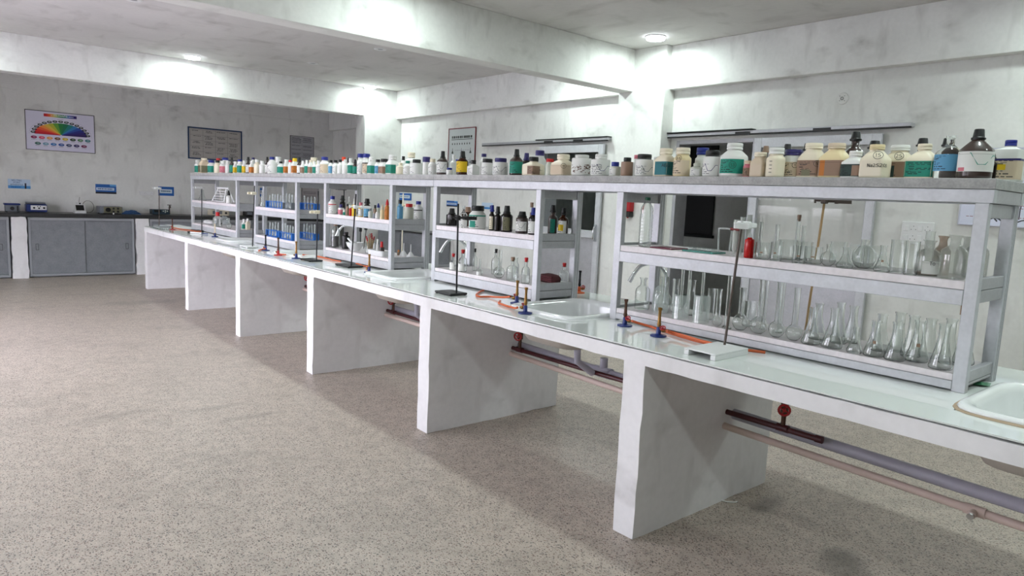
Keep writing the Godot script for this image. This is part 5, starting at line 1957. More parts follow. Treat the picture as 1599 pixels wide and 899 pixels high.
func build_rack_bay():
	# zig-zag white pipette stand
	var a := at_x(330, 313, 2.80)
	var d := at_x(352, 314, 2.80)
	var t := thing("pipette_stand", "white plastic folding pipette stand with notched legs", "pipette stand", Vector3(2.83, MID[0] + 0.007, (a.z + d.z) / 2.0))
	var len := absf(a.z - d.z) * 0.95
	var b := MB.new()
	tube(b, [Vector3(0.03, 0.168, -len * 0.42), Vector3(0.03, 0.168, len * 0.42)], 0.012, 10)
	part("top_bar", b, M.white, t)
	for s in [-1, 1]:
		for e in [-1, 1]:
			b = MB.new()
			var p0 := Vector3(0.03 + e * 0.06, 0.0, s * len * 0.45)
			var p1 := Vector3(0.03 + e * 0.008, 0.16, s * len * 0.30)
			tube(b, [p0, p1], 0.010, 6)
			for k in 6:
				var c := p0.lerp(p1, (k + 0.6) / 6.5)
				tube(b, [c, c + Vector3(0, 0.012, -s * 0.022)], 0.006, 6)
			part("notched_leg", b, M.white, t)
		for k in 4:
			var f := 0.2 + 0.2 * k
			b = MB.new()
			var cx := lerpf(0.06, 0.008, f)
			tube(b, [Vector3(0.03 + s * cx, 0.16 * f, -len * lerpf(0.45, 0.30, f)), Vector3(0.03 + s * cx, 0.16 * f, len * lerpf(0.45, 0.30, f))], 0.0045, 6)
			part("rung", b, M.white, t)
	for e in [-1, 1]:
		b = MB.new()
		tube(b, [Vector3(0.03 + e * 0.06, 0.004, -len * 0.45), Vector3(0.03 + e * 0.06, 0.004, len * 0.45)], 0.005, 6)
		part("foot_bar", b, M.white, t)
	bottle_row("u1m", MID[0], 3.02, [["squeeze", 353.5, 361, 297, 355, 360, 9, "w", "k", "", "F", 317, {"say": "white dropper bottle with long black tip", "hs": 0.5}]], "beside the pipette stand", "small bottles on the pipette stand shelf")
	glass_row("u1m", MID[0], [["conical", 310, 322, 296, 4, 312, "F", "conical flask standing alone next to the pipette stand"]], "flasks in the pipette rack bay")
	# bottom shelf
	var p := at_x(324, 352, 2.82)
	t = thing("plastic_pouch", "white plastic pouch lying on the bottom shelf", "pouch", Vector3(2.84, LOW[0], p.z))
	b = MB.new()
	loft(b, [[0.03, 0.07, 0.0, 3.0], [0.055, 0.10, 0.012, 3.0], [0.06, 0.105, 0.03, 3.0], [0.045, 0.08, 0.05, 3.0], [0.005, 0.01, 0.058, 2.0]], 24)
	part("pouch", b, M.white, t)
	bottle_row("u1l", LOW[0], 3.02, [
		["clear", 333, 347, 331, 337, 343, 6, "x", "r", "", "F", 356, {"say": "clear glass bottle with red cap"}],
		["jar", 378, 384, 342, 379, 383, 4, "w", "w", "t", "B", 358, {"say": "white bottle with teal label"}],
		["jar", 384, 390, 341, 385, 389, 4, "c", "w", "", "B", 358, {"say": "cream square bottle without label"}]], "on the bottom shelf of the pipette rack bay", "bottles on the bottom pipette rack shelf")
	glass_row("u1l", LOW[0], [["round", 353, 362, 340, 3, 357, "F", "small round flask on the bottom shelf of pipette rack bay"]], "flasks in the pipette rack bay")
	t = thing("plastic_bag", "clear crumpled plastic bag behind the red capped bottle", "bag", Vector3(2.95, LOW[0], at_x(350, 350, 2.95).z))
	b = MB.new()
	loft(b, [[0.03, 0.05, 0.0, 3.0], [0.065, 0.12, 0.01, 2.5], [0.06, 0.10, 0.06, 2.3], [0.035, 0.06, 0.10, 2.0], [0.005, 0.01, 0.13, 2.0]], 18)
	part("film", b, M.pet, t)

func build_paint_bay():
	var g := "bottles on the middle shelf of the paint bottle bay"
	var w := "on the paint bottle shelf"
	bottle_row("u3m", MID[2], 3.02, [
		["round", 513, 525, 306, 516, 523, 5, "w", "b", "w", "F", 333, {"stripe": "r"}],
		["dark", 529, 537, 305, 529.5, 535.5, 6, "a", "k", "", "B", 333, {"v": 2.86}],
		["round", 528, 537, 319, 530, 535, 5, "w", "p", "i", "F", 334, {"l1": 0.5}],
		["wide", 535.5, 540, 327, 536, 539.5, 2, "g", "g", "t", "F", 335],
		["round", 540, 545, 318, 541, 544, 4, "n", "k", "", "F", 335],
		["squeeze", 541, 548, 307, 543, 546, 8, "g", "w", "", "B", 334],
		["round", 545, 549, 321, 546, 549, 3, "r", "w", "", "F", 336],
		["squeeze", 549.5, 556, 310, 551, 555, 9, "l", "w", "", "F", 336, {"say": "tall yellow tube with white nozzle"}],
		["round", 559.5, 567, 316, 560.5, 566, 5, "l", "i", "w", "F", 337],
		["dark", 568, 578, 310, 570.5, 578, 6, "a", "k", "u", "F", 339],
		["round", 575, 581.5, 325, 576.5, 580, 4, "g", "v", "", "F", 340],
		["round", 583, 588, 320, 583.5, 587, 5, "n", "k", "", "B", 338],
		["squeeze", 588, 593, 317, 588, 593, 7, "g", "b", "", "B", 339],
		["wide", 582, 588, 333, 582.5, 587.5, 2, "v", "v", "", "F", 341],
		["wide", 586, 592.5, 331, 587, 592, 2, "w", "w", "", "F", 341],
		["squeeze", 593.5, 600, 319, 594.5, 599, 8, "y", "m", "", "F", 342],
		["squeeze", 600.5, 608, 311, 601.5, 607, 9, "o", "r", "o", "F", 343]], w, g)
	bottle_row("u3m", MID[2], 3.03, [
		["round", 620, 629, 312, 621.5, 627.5, 6, "u", "k", "", "B", 340, {"v": 2.95}],
		["wide", 631, 646, 318, 633, 644, 5, "g", "r", "", "B", 341, {"v": 2.95}],
		["round", 646, 660, 314, 649, 657, 5, "w", "b", "w", "B", 342, {"v": 2.86, "stripe": "k"}]], "in the open paint bay end", "bottles in the paint bay end")
	# bottom shelf
	var h: float = LOW[2]
	var t: Node3D
	var b: MB
	pet_bottle(at_x(523.5, 384, 2.80), h, 0.078, 0.205, "tall plastic bottle half filled with dark liquid", tint("n"), true)
	bottle_row("u3l", h, 3.0, [["wide", 534, 546, 362, 536, 543, 5, "k", "k", "", "F", 388, {"say": "squat black bottle with bent black spout", "v": 2.80}]], "on the mortar shelf", "containers on the mortar shelf")
	var p := at_x(554, 392, 2.82)
	p.y = h
	t = thing("mortar", "white porcelain mortar with pouring lip", "mortar", p)
	b = MB.new()
	lathe(b, [[0.0, 0.0], [0.035, 0.0], [0.036, 0.006], [0.045, 0.015], [0.066, 0.04], [0.074, 0.068], [0.077, 0.072], [0.072, 0.072], [0.062, 0.042], [0.035, 0.018], [0.0, 0.012]], 28)
	part("bowl", b, M.ceramic, t)
	t = thing("pestle", "white porcelain pestle leaning out of the mortar", "pestle", p)
	b = MB.new()
	tube(b, [Vector3(0.01, 0.036, 0.02), Vector3(0.0, 0.05, -0.01), Vector3(-0.012, 0.098, -0.10)], 0.010, 10)
	lathe(b, [[0.0, 0.02], [0.012, 0.022], [0.016, 0.03], [0.012, 0.042], [0.0, 0.044]], 12, Vector3(0.01, 0, 0.022))
	part("pestle", b, M.ceramic, t)
	# brushes in a jar
	p = at_x(578, 397, 2.83)
	p.y = h
	glassware("beaker", p, 0.085, 0.09, 0.05, "glass beaker holding brushes next to the mortar", "", M.lab)
	for k in 8:
		var a := TAU * k / 8.0
		t = thing("test_tube_brush", "wooden stick brush with red tip standing in the beaker", "brush", p, 0.0, "brushes in the beaker by the mortar")
		b = MB.new()
		var q0 := Vector3(cos(a) * 0.012, 0.005, sin(a) * 0.012)
		var q1 := Vector3(cos(a) * (0.026 + 0.006 * (k % 3)), 0.13 + 0.012 * (k % 4), sin(a) * (0.026 + 0.006 * (k % 2)))
		tube(b, [q0, q0.lerp(q1, 0.78)], 0.004, 6)
		part("handle", b, M.wood, t)
		b = MB.new()
		tube(b, [q0.lerp(q1, 0.78), q1], 0.006, 6)
		part("bristles", b, M.red_iron if k % 3 != 0 else tint("n"), t)
	for k in 2:
		p = at_x(563.0 + 5 * k, 388, 2.97)
		p.y = h
		t = thing("spatula", ["black spatula standing behind the mortar", "dark spoon standing behind the mortar"][k], "spatula", p)
		b = MB.new()
		tube(b, [Vector3(0, 0.005, 0), Vector3(0.01, 0.16 + 0.02 * k, -0.02 + 0.04 * k)], 0.004, 6)
		part("shaft", b, M.iron, t)
		b = MB.new()
		box(b, Vector3(-0.002, 0.15 + 0.02 * k, -0.035 + 0.04 * k), Vector3(0.018, 0.185 + 0.02 * k, -0.008 + 0.04 * k), 0.004)
		part("blade", b, M.iron, t)
	# tray
	p = at_x(592, 398, 2.80)
	p.y = h
	t = thing("white_tray", "white plastic tray on the mortar shelf", "tray", p)
	b = MB.new()
	loft(b, [[0.04, 0.11, 0.0, 6.0], [0.045, 0.115, 0.002, 6.0], [0.055, 0.125, 0.045, 6.0], [0.053, 0.123, 0.046, 6.0], [0.043, 0.112, 0.006, 6.0], [0.01, 0.02, 0.005, 3.0]], 36)
	part("tray", b, M.white, t)
	bottle_row("u3t", h + 0.007, 3.0, [["amber", 592, 600, 377, 594.5, 599, 9, "a", "r", "", "F", 392, {"v": 2.765, "say": "brown dropper bottle with red rubber bulb in the white tray"}], ["round", 587.5, 591.5, 373, 588, 591, 3, "w", "w", "", "F", 391, {"v": 2.775, "say": "slim white tube standing in the white tray"}]], "on the mortar shelf", "things in the white tray")
	for k in 2:
		p = at_x([630, 641][k], 402, 2.98)
		p.y = h
		t = thing("funnel", "white plastic funnel standing upside down", "funnel", p, 0.0, "upturned funnels at the end of the mortar shelf")
		b = MB.new()
		lathe(b, [[0.035, 0.0], [0.036, 0.003], [0.012, 0.038], [0.005, 0.046], [0.003, 0.105], [0.002, 0.105], [0.004, 0.046], [0.011, 0.036], [0.034, 0.0]], 18)
		part("cone", b, M.white, t)
	bottle_row("u3e", h, 3.03, [["round", 620, 624, 390, 620.5, 623.5, 3, "n", "o", "", "B", 402, {"v": 2.96}], ["wide", 625, 632, 393, 626, 631, 3, "g", "w", "", "B", 402, {"v": 2.96}]], "next to the upturned funnels", "small bottles beside the funnels")

func pet_bottle(at: Vector3, h: float, W: float, H: float, label: String, cap_m: Material, dark: bool):
	at.y = h
	var t := thing("plastic_bottle", label, "bottle", at)
	var r := W / 2.0
	var prof := [[0.0, 0.008], [r * 0.6, 0.0], [r * 0.9, 0.004], [r, 0.015]]
	var y := 0.02
	while y < H * 0.62:
		prof.append([r, y])
		prof.append([r * 0.955, y + 0.006])
		prof.append([r, y + 0.012])
		y += 0.016
	prof.append_array([[r * 0.9, H * 0.68], [r * 0.97, H * 0.74], [r * 0.85, H * 0.81], [r * 0.5, H * 0.89], [r * 0.36, H * 0.92], [r * 0.36, H * 0.94]])
	var b := MB.new()
	var wall := prof.duplicate()
	for i in range(prof.size() - 1, -1, -1):
		wall.append([maxf(prof[i][0] - 0.0012, 0.0), prof[i][1] + (0.0012 if i < 3 else 0.0)])
	lathe(b, wall, 28)
	part("body", b, M.clear_plastic, t)
	b = MB.new()
	lathe(b, [[r * 0.42, H * 0.94], [r * 0.44, H * 0.945], [r * 0.42, H - 0.002], [r * 0.38, H], [0.0, H]], 18)
	part("cap", b, cap_m, t)
	if dark:
		b = MB.new()
		lathe(b, [[0.0, 0.01], [r * 0.85, 0.01], [r * 0.9, 0.02], [r * 0.9, H * 0.5], [0.0, H * 0.5]], 20)
		part("contents", b, M.dark_glass, t)

func build_brown_bay():
	var w := "on the brown bottle shelf"
	var g := "bottles on the brown bottle shelf"
	bottle_row("u4m", MID[3], 3.02, [
		["dark", 696, 713, 325, 703, 712, 7, "a", "k", "", "F", 352, {"v": 2.80, "say": "squat dark red-brown bottle with round stopper"}],
		["clear", 717, 729, 321, 720, 725, 5, "x", "x", "w", "F", 354, {"l0": 0.03, "l1": 0.42, "say": "clear glass bottle with low white label"}],
		["amber", 724, 736, 323, 724.5, 734, 6, "b", "n", "", "B", 353, {"say": "pale brown glass jar with brown lid"}],
		["wide", 732, 758, 321, 737, 757, 8, "w", "k", "w", "F", 358, {"hs": 0.60, "stripe": "t", "l0": 0.04, "l1": 0.6, "patch": ["t", 0.05, 0.55, 0.1, 0.75], "say": "large white jar with black lid and teal striped label"}],
		["dark", 763, 771.5, 320, 765, 771, 8, "a", "b", "c", "F", 360, {"arc": 0.7}],
		["dark", 771.5, 781, 322, 772.5, 779, 9, "a", "k", "", "F", 362],
		["dark", 781, 799.5, 321, 785.5, 795, 10, "a", "k", "e", "F", 364, {"arc": 0.6, "say": "broad dark brown bottle with ribbed black cap"}],
		["amber", 805, 823.5, 330, 809, 821, 7, "a", "k", "w", "F", 366, {"hs": 0.66, "l0": 0.12, "l1": 0.55, "zigzag": "v", "say": "stout amber jar with grey-white label and black lid"}],
		["dark", 824.5, 838, 324, 829, 836, 9, "a", "b", "w", "F", 367, {"l0": 0.06, "l1": 0.5}]], w, g)
	bottle_row("u4m", MID[3], 3.04, [
		["amber", 855, 869, 320, 858, 866, 9, "a", "k", "t", "B", 365, {"v": 2.95, "arc": 0.5}],
		["amber", 871, 886, 324, 874, 882, 9, "o", "k", "w", "B", 366, {"v": 2.95, "patch": ["l", 0.2, 0.7, -0.5, 0.5]}]], "in the open brown bay end", "bottles in the brown bay end")
	var p := at_x(829, 352, 2.99)
	p.y = MID[3]
	var t := thing("striped_stick", "tall slim tube with brown and white bands behind the bottles", "tube", p)
	var y := 0.0
	for k in 6:
		var b := MB.new()
		tube(b, [Vector3(0, y, 0), Vector3(0, y + 0.031, 0)], 0.011, 10)
		part("band", b, tint("n") if k % 2 else M.white, t)
		y += 0.0315
	# bottom shelf: clear bottles with stoppers
	var h: float = LOW[3]
	var gb := "stoppered bottles on the bottom shelf of the brown bottle bay"
	glass_row("u4l", h, [
		["bottle", 702, 713, 400, 4, 421, "F", "small clear bottle with red stopper and wide white label", {"stopper": "r", "label": ["w", 0.05, 0.55]}],
		["bottle", 715.5, 729, 394, 5, 423, "F", "clear bottle with white label and brown-red stopper", {"stopper": "r", "label": ["w", 0.05, 0.42]}],
		["bottle", 737, 745, 392, 3, 421, "B", "slim greenish bottle with black stopper against the back", {"stopper": "k"}],
		["round", 744, 754, 404, 3, 431, "F", "small flat flask with white foot on the bottom shelf", {"label": ["w", 0.0, 0.22]}],
		["bottle", 767, 780, 393, 4, 425, "B", "tall clear bottle with black stopper at the back", {"stopper": "k"}],
		["cylinder", 777.5, 783, 390, 4, 428, "B", "plain glass cylinder beside the tall clear bottle", {}],
		["round", 770, 788, 408, 4, 434, "F", "round flat flask in front of the tall clear bottle", {}],
		["bottle", 790.5, 808.5, 406, 5.5, 440, "F", "square-shouldered clear bottle with dark stopper near the bay post", {"stopper": "n"}],
		["bottle", 800, 810, 401, 5, 433, "B", "clear flat-topped bottle behind the square-shouldered one", {}],
		["bottle", 814, 827, 407, 5, 440, "F", "clear bottle with bright red stopper beside the bay post", {"stopper": "r"}],
		["bottle", 872, 888, 415, 5, 443, "B", "clear bottle with red stopper inside the open bay end", {"stopper": "r", "v": 2.93}]], gb)
	p = at_x(858, 441, 2.96)
	p.y = h
	t = thing("maroon_cloth", "folded maroon cloth bundle inside the open bay end", "cloth", p)
	var b2 := MB.new()
	loft(b2, [[0.03, 0.05, 0.0, 4.0], [0.045, 0.07, 0.006, 4.0], [0.05, 0.072, 0.03, 3.5], [0.04, 0.06, 0.048, 3.0], [0.01, 0.02, 0.056, 2.0]], 20)
	part("bundle", b2, mat(Color(0.33, 0.17, 0.18), 0.9), t)
	for k in 3:
		b2 = MB.new()
		tube(b2, smooth_path([Vector3(-0.045, 0.012 + 0.012 * k, -0.06), Vector3(-0.05, 0.016 + 0.012 * k, 0.0), Vector3(-0.042, 0.012 + 0.012 * k, 0.06)], 4), 0.006, 6)
		part("fold", b2, mat(Color(0.38, 0.19, 0.21), 0.9), t)

func build_glass_bay():
	var h: float = MID[4]
	pet_bottle(at_x(1006.5, 384, 2.80), h, 0.066, at_x(1008, 308, 2.80).y - h, "clear ribbed plastic water bottle with green cap", mat(Color(0.03, 0.30, 0.20), 0.4), false)
	spots["u5m"] = [[2.80, at_x(1006.5, 384, 2.80).z, 0.036]]
	var t := thing("maroon_folder", "flat maroon folder on the middle shelf by the water bottle", "folder", at_x(1040, 387, 2.80) * Vector3(1, 0, 1) + Vector3(0, h, 0))
	var b := MB.new()
	box(b, Vector3(-0.04, 0, -0.07), Vector3(0.10, 0.006, 0.06), 0.001)
	part("cover", b, mat(Color(0.45, 0.20, 0.27), 0.6), t)
	t = thing("teal_tray", "flat teal tray of small slides on the middle shelf", "tray", at_x(1094, 393, 2.79) * Vector3(1, 0, 1) + Vector3(0, h, 0))
	b = MB.new()
	box(b, Vector3(-0.03, 0, -0.085), Vector3(0.08, 0.008, 0.085), 0.002)
	part("tray", b, glass(Color(0.25, 0.60, 0.55), 0.7, 0.2), t)
	b = MB.new()
	for k in 6:
		box(b, Vector3(0.0, 0.0085, -0.07 + 0.025 * k), Vector3(0.05, 0.022, -0.055 + 0.025 * k), 0.002)
	part("slides", b, M.pet, t)
	t = thing("wash_bottle", "bright red wash bottle with clear tip", "bottle", at_x(1168.5, 401, 2.77) * Vector3(1, 0, 1) + Vector3(0, h, 0))
	spots["u5m"].append([t.position.x, t.position.z, 0.022])
	b = MB.new()
	lathe(b, [[0.0, 0.0], [0.018, 0.0], [0.0205, 0.003], [0.0205, 0.078], [0.0185, 0.083], [0.011, 0.0845], [0.009, 0.09]], 22)
	var red := mat(Color(0.72, 0.05, 0.06), 0.2)
	part("body", b, red, t)
	b = MB.new()
	lathe(b, [[0.0095, 0.088], [0.0095, 0.10], [0.004, 0.108], [0.003, 0.122], [0.0, 0.122]], 14)
	part("tip", b, M.pet, t)
	var bk := "beakers on the middle shelf of the glassware bay"
	var fk := "flasks on the middle shelf of the glassware bay"
	var f1 := "clear glass beaker in the front row next to the red bottle"
	var f2 := "clear glass beaker standing behind the front beakers"
	glass_row("u5m", h, [
		["beaker", 1179, 1201, 378, 10, 404, "F", f1, {"group": bk, "mark": true}],
		["beaker", 1202, 1220, 377, 10, 406, "F", f1, {"group": bk, "mark": true}],
		["beaker", 1237, 1257, 383, 10, 410, "F", f1, {"group": bk, "mark": true}],
		["beaker", 1257, 1282, 385, 10, 413, "F", f1, {"group": bk, "mark": true}],
		["round", 1281, 1304, 381, 7.5, 415, "F", "flat bottomed round flask with straight neck beside the beakers", {"dx": 3.0}],
		["conical", 1306, 1331, 386, 8, 418, "F", "small conical flask between two round flasks on middle shelf", {"dx": 4.0}],
		["round", 1330, 1365, 374, 12, 421, "F", "large flat bottomed flask with wide neck on middle shelf", {"dx": 5.0}],
		["conical", 1365, 1388, 383, 9, 425, "F", "conical flask beside the tall tumblers on middle shelf", {"dx": 4.0, "mark": true}],
		["beaker", 1388, 1411, 374, 10, 428, "F", "tall clear tumbler next to the dusty bottles", {"group": bk}],
		["beaker", 1411, 1431, 376, 10, 429, "F", "tall clear tumbler next to the dusty bottles", {"group": bk}],
		["bottle", 1429, 1465, 375, 14, 432, "F", "dusty bottle with flared mouth and handwritten white label", {"m": M.dusty_glass, "label": ["w", 0.06, 0.42], "text": "To", "facing": 2.5, "arc": 0.75, "fill": ["n", 0.10], "dx": 6.0}],
		["bottle", 1466, 1505, 367, 15, 436, "F", "large dusty clear bottle beside the handwritten one", {"m": M.dusty_glass, "dx": 6.0}],
		["bottle", 1518, 1553, 366, 14, 436, "B", "large dusty bottle behind the open bay end", {"m": M.dusty_glass, "v": 2.93, "dx": 5.0}],
		["bottle", 1456, 1480, 368, 12, 424, "B", "brown stained bottle behind the two dusty ones", {"m": glass(Color(0.62, 0.45, 0.25), 0.30, 0.1), "dx": 4.0}],
		["bottle", 1490, 1520, 369, 12, 430, "B", "clear bottle half hidden by the bay post on middle shelf", {"m": M.dusty_glass, "dx": 5.0}],
		["cylinder", 1440, 1453, 361, 8, 424, "B", "tall glass tube behind the handwritten label bottle", {"dx": 5.0}],
		["beaker", 1216, 1243, 374, 10, 400, "B", f2, {"group": bk}],
		["beaker", 1244, 1268, 377, 10, 402, "B", f2, {"group": bk}],
		["beaker", 1296, 1320, 377, 10, 407, "B", f2, {"group": bk}],
		["beaker", 1325, 1345, 381, 10, 410, "B", f2, {"group": bk}],
		["beaker", 1348, 1374, 383, 10, 414, "B", f2, {"group": bk}],
		["cylinder", 1208, 1214, 350, 5, 396, "B", "slim glass cylinder behind the beakers by the door edge"],
		["cylinder", 1240, 1246, 342, 5, 396, "B", "tall slim glass cylinder with brown tip behind the beakers", {"stopper": "n"}],
		["cylinder", 1249, 1255, 352, 5, 398, "B", "middling glass cylinder behind the beakers"],
		["cylinder", 1183, 1189, 346, 5, 394, "B", "slim glass cylinder beside the dark door opening"]], fk)
	# bent glass tube frame
	var p := at_x(1130, 392, 2.92)
	t = thing("bent_glass_tube", "square bent glass delivery tube behind the teal tray", "glass tube", p * Vector3(1, 0, 1) + Vector3(0, h, 0))
	b = MB.new()
	tube(b, smooth_path([Vector3(0, 0.0, -0.03), Vector3(0, 0.105, -0.035), Vector3(0, 0.115, -0.03), Vector3(0, 0.115, 0.03), Vector3(0, 0.105, 0.035), Vector3(0, 0.0, 0.03)], 4), 0.0045, 8)
	part("tubing", b, glass(Color(0.9, 0.93, 0.92), 0.25), t)
	# burettes held by the clamp of the white stand
	for k in 3:
		p = at_x(1146.0 + 10.0 * k, 394, 2.80 + 0.03 * k)
		t = thing("burette", "glass burette with red stopcock bundled at the white stand", "burette", p * Vector3(1, 0, 1) + Vector3(0, h, 0), 0.0, "burettes bundled at the white stand")
		b = MB.new()
		lathe(b, [[0.0, 0.0], [0.004, 0.001], [0.005, 0.02], [0.012, 0.03], [0.012, 0.16 + 0.012 * k], [0.0135, 0.164 + 0.012 * k], [0.0105, 0.164 + 0.012 * k], [0.0105, 0.03], [0.0, 0.028]], 12)
		part("barrel", b, glass(Color(0.88, 0.90, 0.88), 0.45), t)
		b = MB.new()
		tube(b, [Vector3(-0.006, 0.12 + 0.012 * k, -0.022), Vector3(-0.006, 0.12 + 0.012 * k, 0.022)], 0.007, 8)
		part("stopcock", b, mat(Color(0.45, 0.10, 0.10), 0.4), t)
	# bottom shelf
	h = LOW[4]
	var bg := "upturned beakers on the bottom glass shelf"
	var cg := "conical flasks on the bottom glass shelf"
	var c1 := "clear conical flask in the front row of the bottom shelf"
	var c2 := "clear conical flask in the back row of the bottom shelf"
	glass_row("u5l", h, [
		["bottle", 991, 1014, 433, 9, 478, "F", "clear bottle with narrow neck at the bay post, bottom shelf", {"v": 2.80}],
		["dome", 1018, 1043, 445, 9, 485, "F", "clear glass dome jar beside the narrow necked bottle", {"v": 2.80}],
		["inverted", 1050, 1076, 459, 9, 487, "F", "upturned beaker in front of the round flasks", {"group": bg}],
		["inverted", 1082, 1108, 460, 9, 491, "F", "upturned beaker in front of the round flasks", {"group": bg}],
		["round", 1113, 1129, 451, 8, 492, "F", "little round flask with short neck on the bottom shelf", {"dx": 2.0}],
		["cylinder", 1132, 1140, 430, 7, 498, "F", "tall measuring cylinder behind the brown rod on bottom shelf", {"dx": 3.0}],
		["round", 1144, 1169, 449, 9, 503, "F", "round flask with long neck behind the brown rod", {"dx": 3.0}],
		["round", 1171, 1198, 434, 7, 512, "F", "volumetric flask with very long neck on the bottom shelf", {"name": "volumetric_flask", "dx": 5.0}],
		["round", 1200, 1225, 440, 9, 519, "F", "volumetric flask with thick neck on the bottom shelf", {"name": "volumetric_flask", "dx": 5.0}],
		["round", 1227, 1252, 449, 9, 524, "F", "volumetric flask nearest the conical flasks".replace("nearest", "beside"), {"name": "volumetric_flask", "dx": 5.0}],
		["conical", 1252, 1281, 480, 12, 531, "F", c1, {"group": cg, "dx": 5.0}],
		["conical", 1283, 1315, 481, 12, 538, "F", c1, {"group": cg, "dx": 5.0}],
		["conical", 1323, 1346, 511, 9, 544, "F", "smallest conical flask in the front row of the bottom shelf", {"dx": 3.0}],
		["conical", 1349, 1380, 501, 13, 550, "F", c1, {"group": cg, "dx": 5.0, "mark": true}],
		["conical", 1382, 1413, 503, 14, 556, "F", c1, {"group": cg, "dx": 5.0}],
		["conical", 1415, 1448, 500, 15, 562, "F", c1, {"group": cg, "dx": 5.0, "mark": true}],
		["conical", 1452, 1486, 505, 15, 568, "F", c1, {"group": cg, "dx": 5.0}],
		["round", 1024, 1050, 432, 12, 474, "B", "big round flask behind the glass dome jar", {"dx": 1.0}],
		["round", 1046, 1062, 435, 10, 474, "B", "round flask leaning behind the upturned beaker", {"dx": 1.0}],
		["round", 1068, 1090, 437, 10, 478, "B", "round flask with flared neck between the glass tubes", {"dx": 1.0}],
		["tube", 1061, 1066, 414, 4, 472, "B", "long open glass tube upright against the dark doorway", {"name": "glass_tube", "group": "long glass tubes at the back", "cat": "glass tube", "v": 2.99}],
		["tube", 1072, 1077, 415, 4, 474, "B", "long open glass tube upright against the dark doorway", {"name": "glass_tube", "group": "long glass tubes at the back", "cat": "glass tube", "v": 2.99}],
		["tube", 1093, 1098, 418, 4, 476, "B", "long open glass tube upright against the dark doorway", {"name": "glass_tube", "group": "long glass tubes at the back", "cat": "glass tube", "v": 2.99}],
		["beaker", 1104, 1116, 450, 9, 482, "B", "small upright beaker behind the little round flask"],
		["beaker", 1160, 1180, 470, 9, 500, "B", "low beaker among the volumetric flasks"],
		["cylinder", 1215, 1222, 430, 6, 505, "B", "tall cylinder at the back among the volumetric flasks", {"dx": 3.0}],
		["cylinder", 1190, 1196, 436, 6, 500, "B", "thin cylinder at the back beside the very long necked flask", {"dx": 3.0}],
		["conical", 1262, 1290, 473, 11, 522, "B", c2, {"group": cg + ", back row", "dx": 4.0}],
		["conical", 1296, 1322, 472, 11, 528, "B", c2, {"group": cg + ", back row", "dx": 4.0}],
		["conical", 1316, 1342, 477, 12, 533, "B", c2, {"group": cg + ", back row", "dx": 4.0}],
		["conical", 1360, 1388, 490, 13, 539, "B", c2, {"group": cg + ", back row", "dx": 4.0}],
		["conical", 1388, 1414, 487, 14, 545, "B", c2, {"group": cg + ", back row", "dx": 4.0}],
		["conical", 1409, 1436, 492, 14, 549, "B", c2, {"group": cg + ", back row", "dx": 4.0}],
		["conical", 1436, 1462, 497, 14, 554, "B", c2, {"group": cg + ", back row", "dx": 4.0}],
		["conical", 1466, 1494, 497, 14, 558, "B", c2, {"group": cg + ", back row", "dx": 4.0}],
		["conical", 1514, 1545, 507, 13, 562, "B", "conical flask inside the open end of the bottom glass shelf", {"v": 2.93, "dx": 4.0}]], "flasks on the bottom glass shelf")
	t = thing("brown_tag", "small brown tag stuck to the glassware bay post", "tag", at_x(1495, 481, SX0 + 0.02) * Vector3(0, 1, 1) + Vector3(SX0 + 0.004, 0, 0))
	t.position.z = -(UNITS[4][0] + 0.0435)
	b = MB.new()
	box(b, Vector3(0, -0.02, -0.004), Vector3(0.018, 0.02, 0.0), 0.001)
	part("tag", b, tint("n"), t)

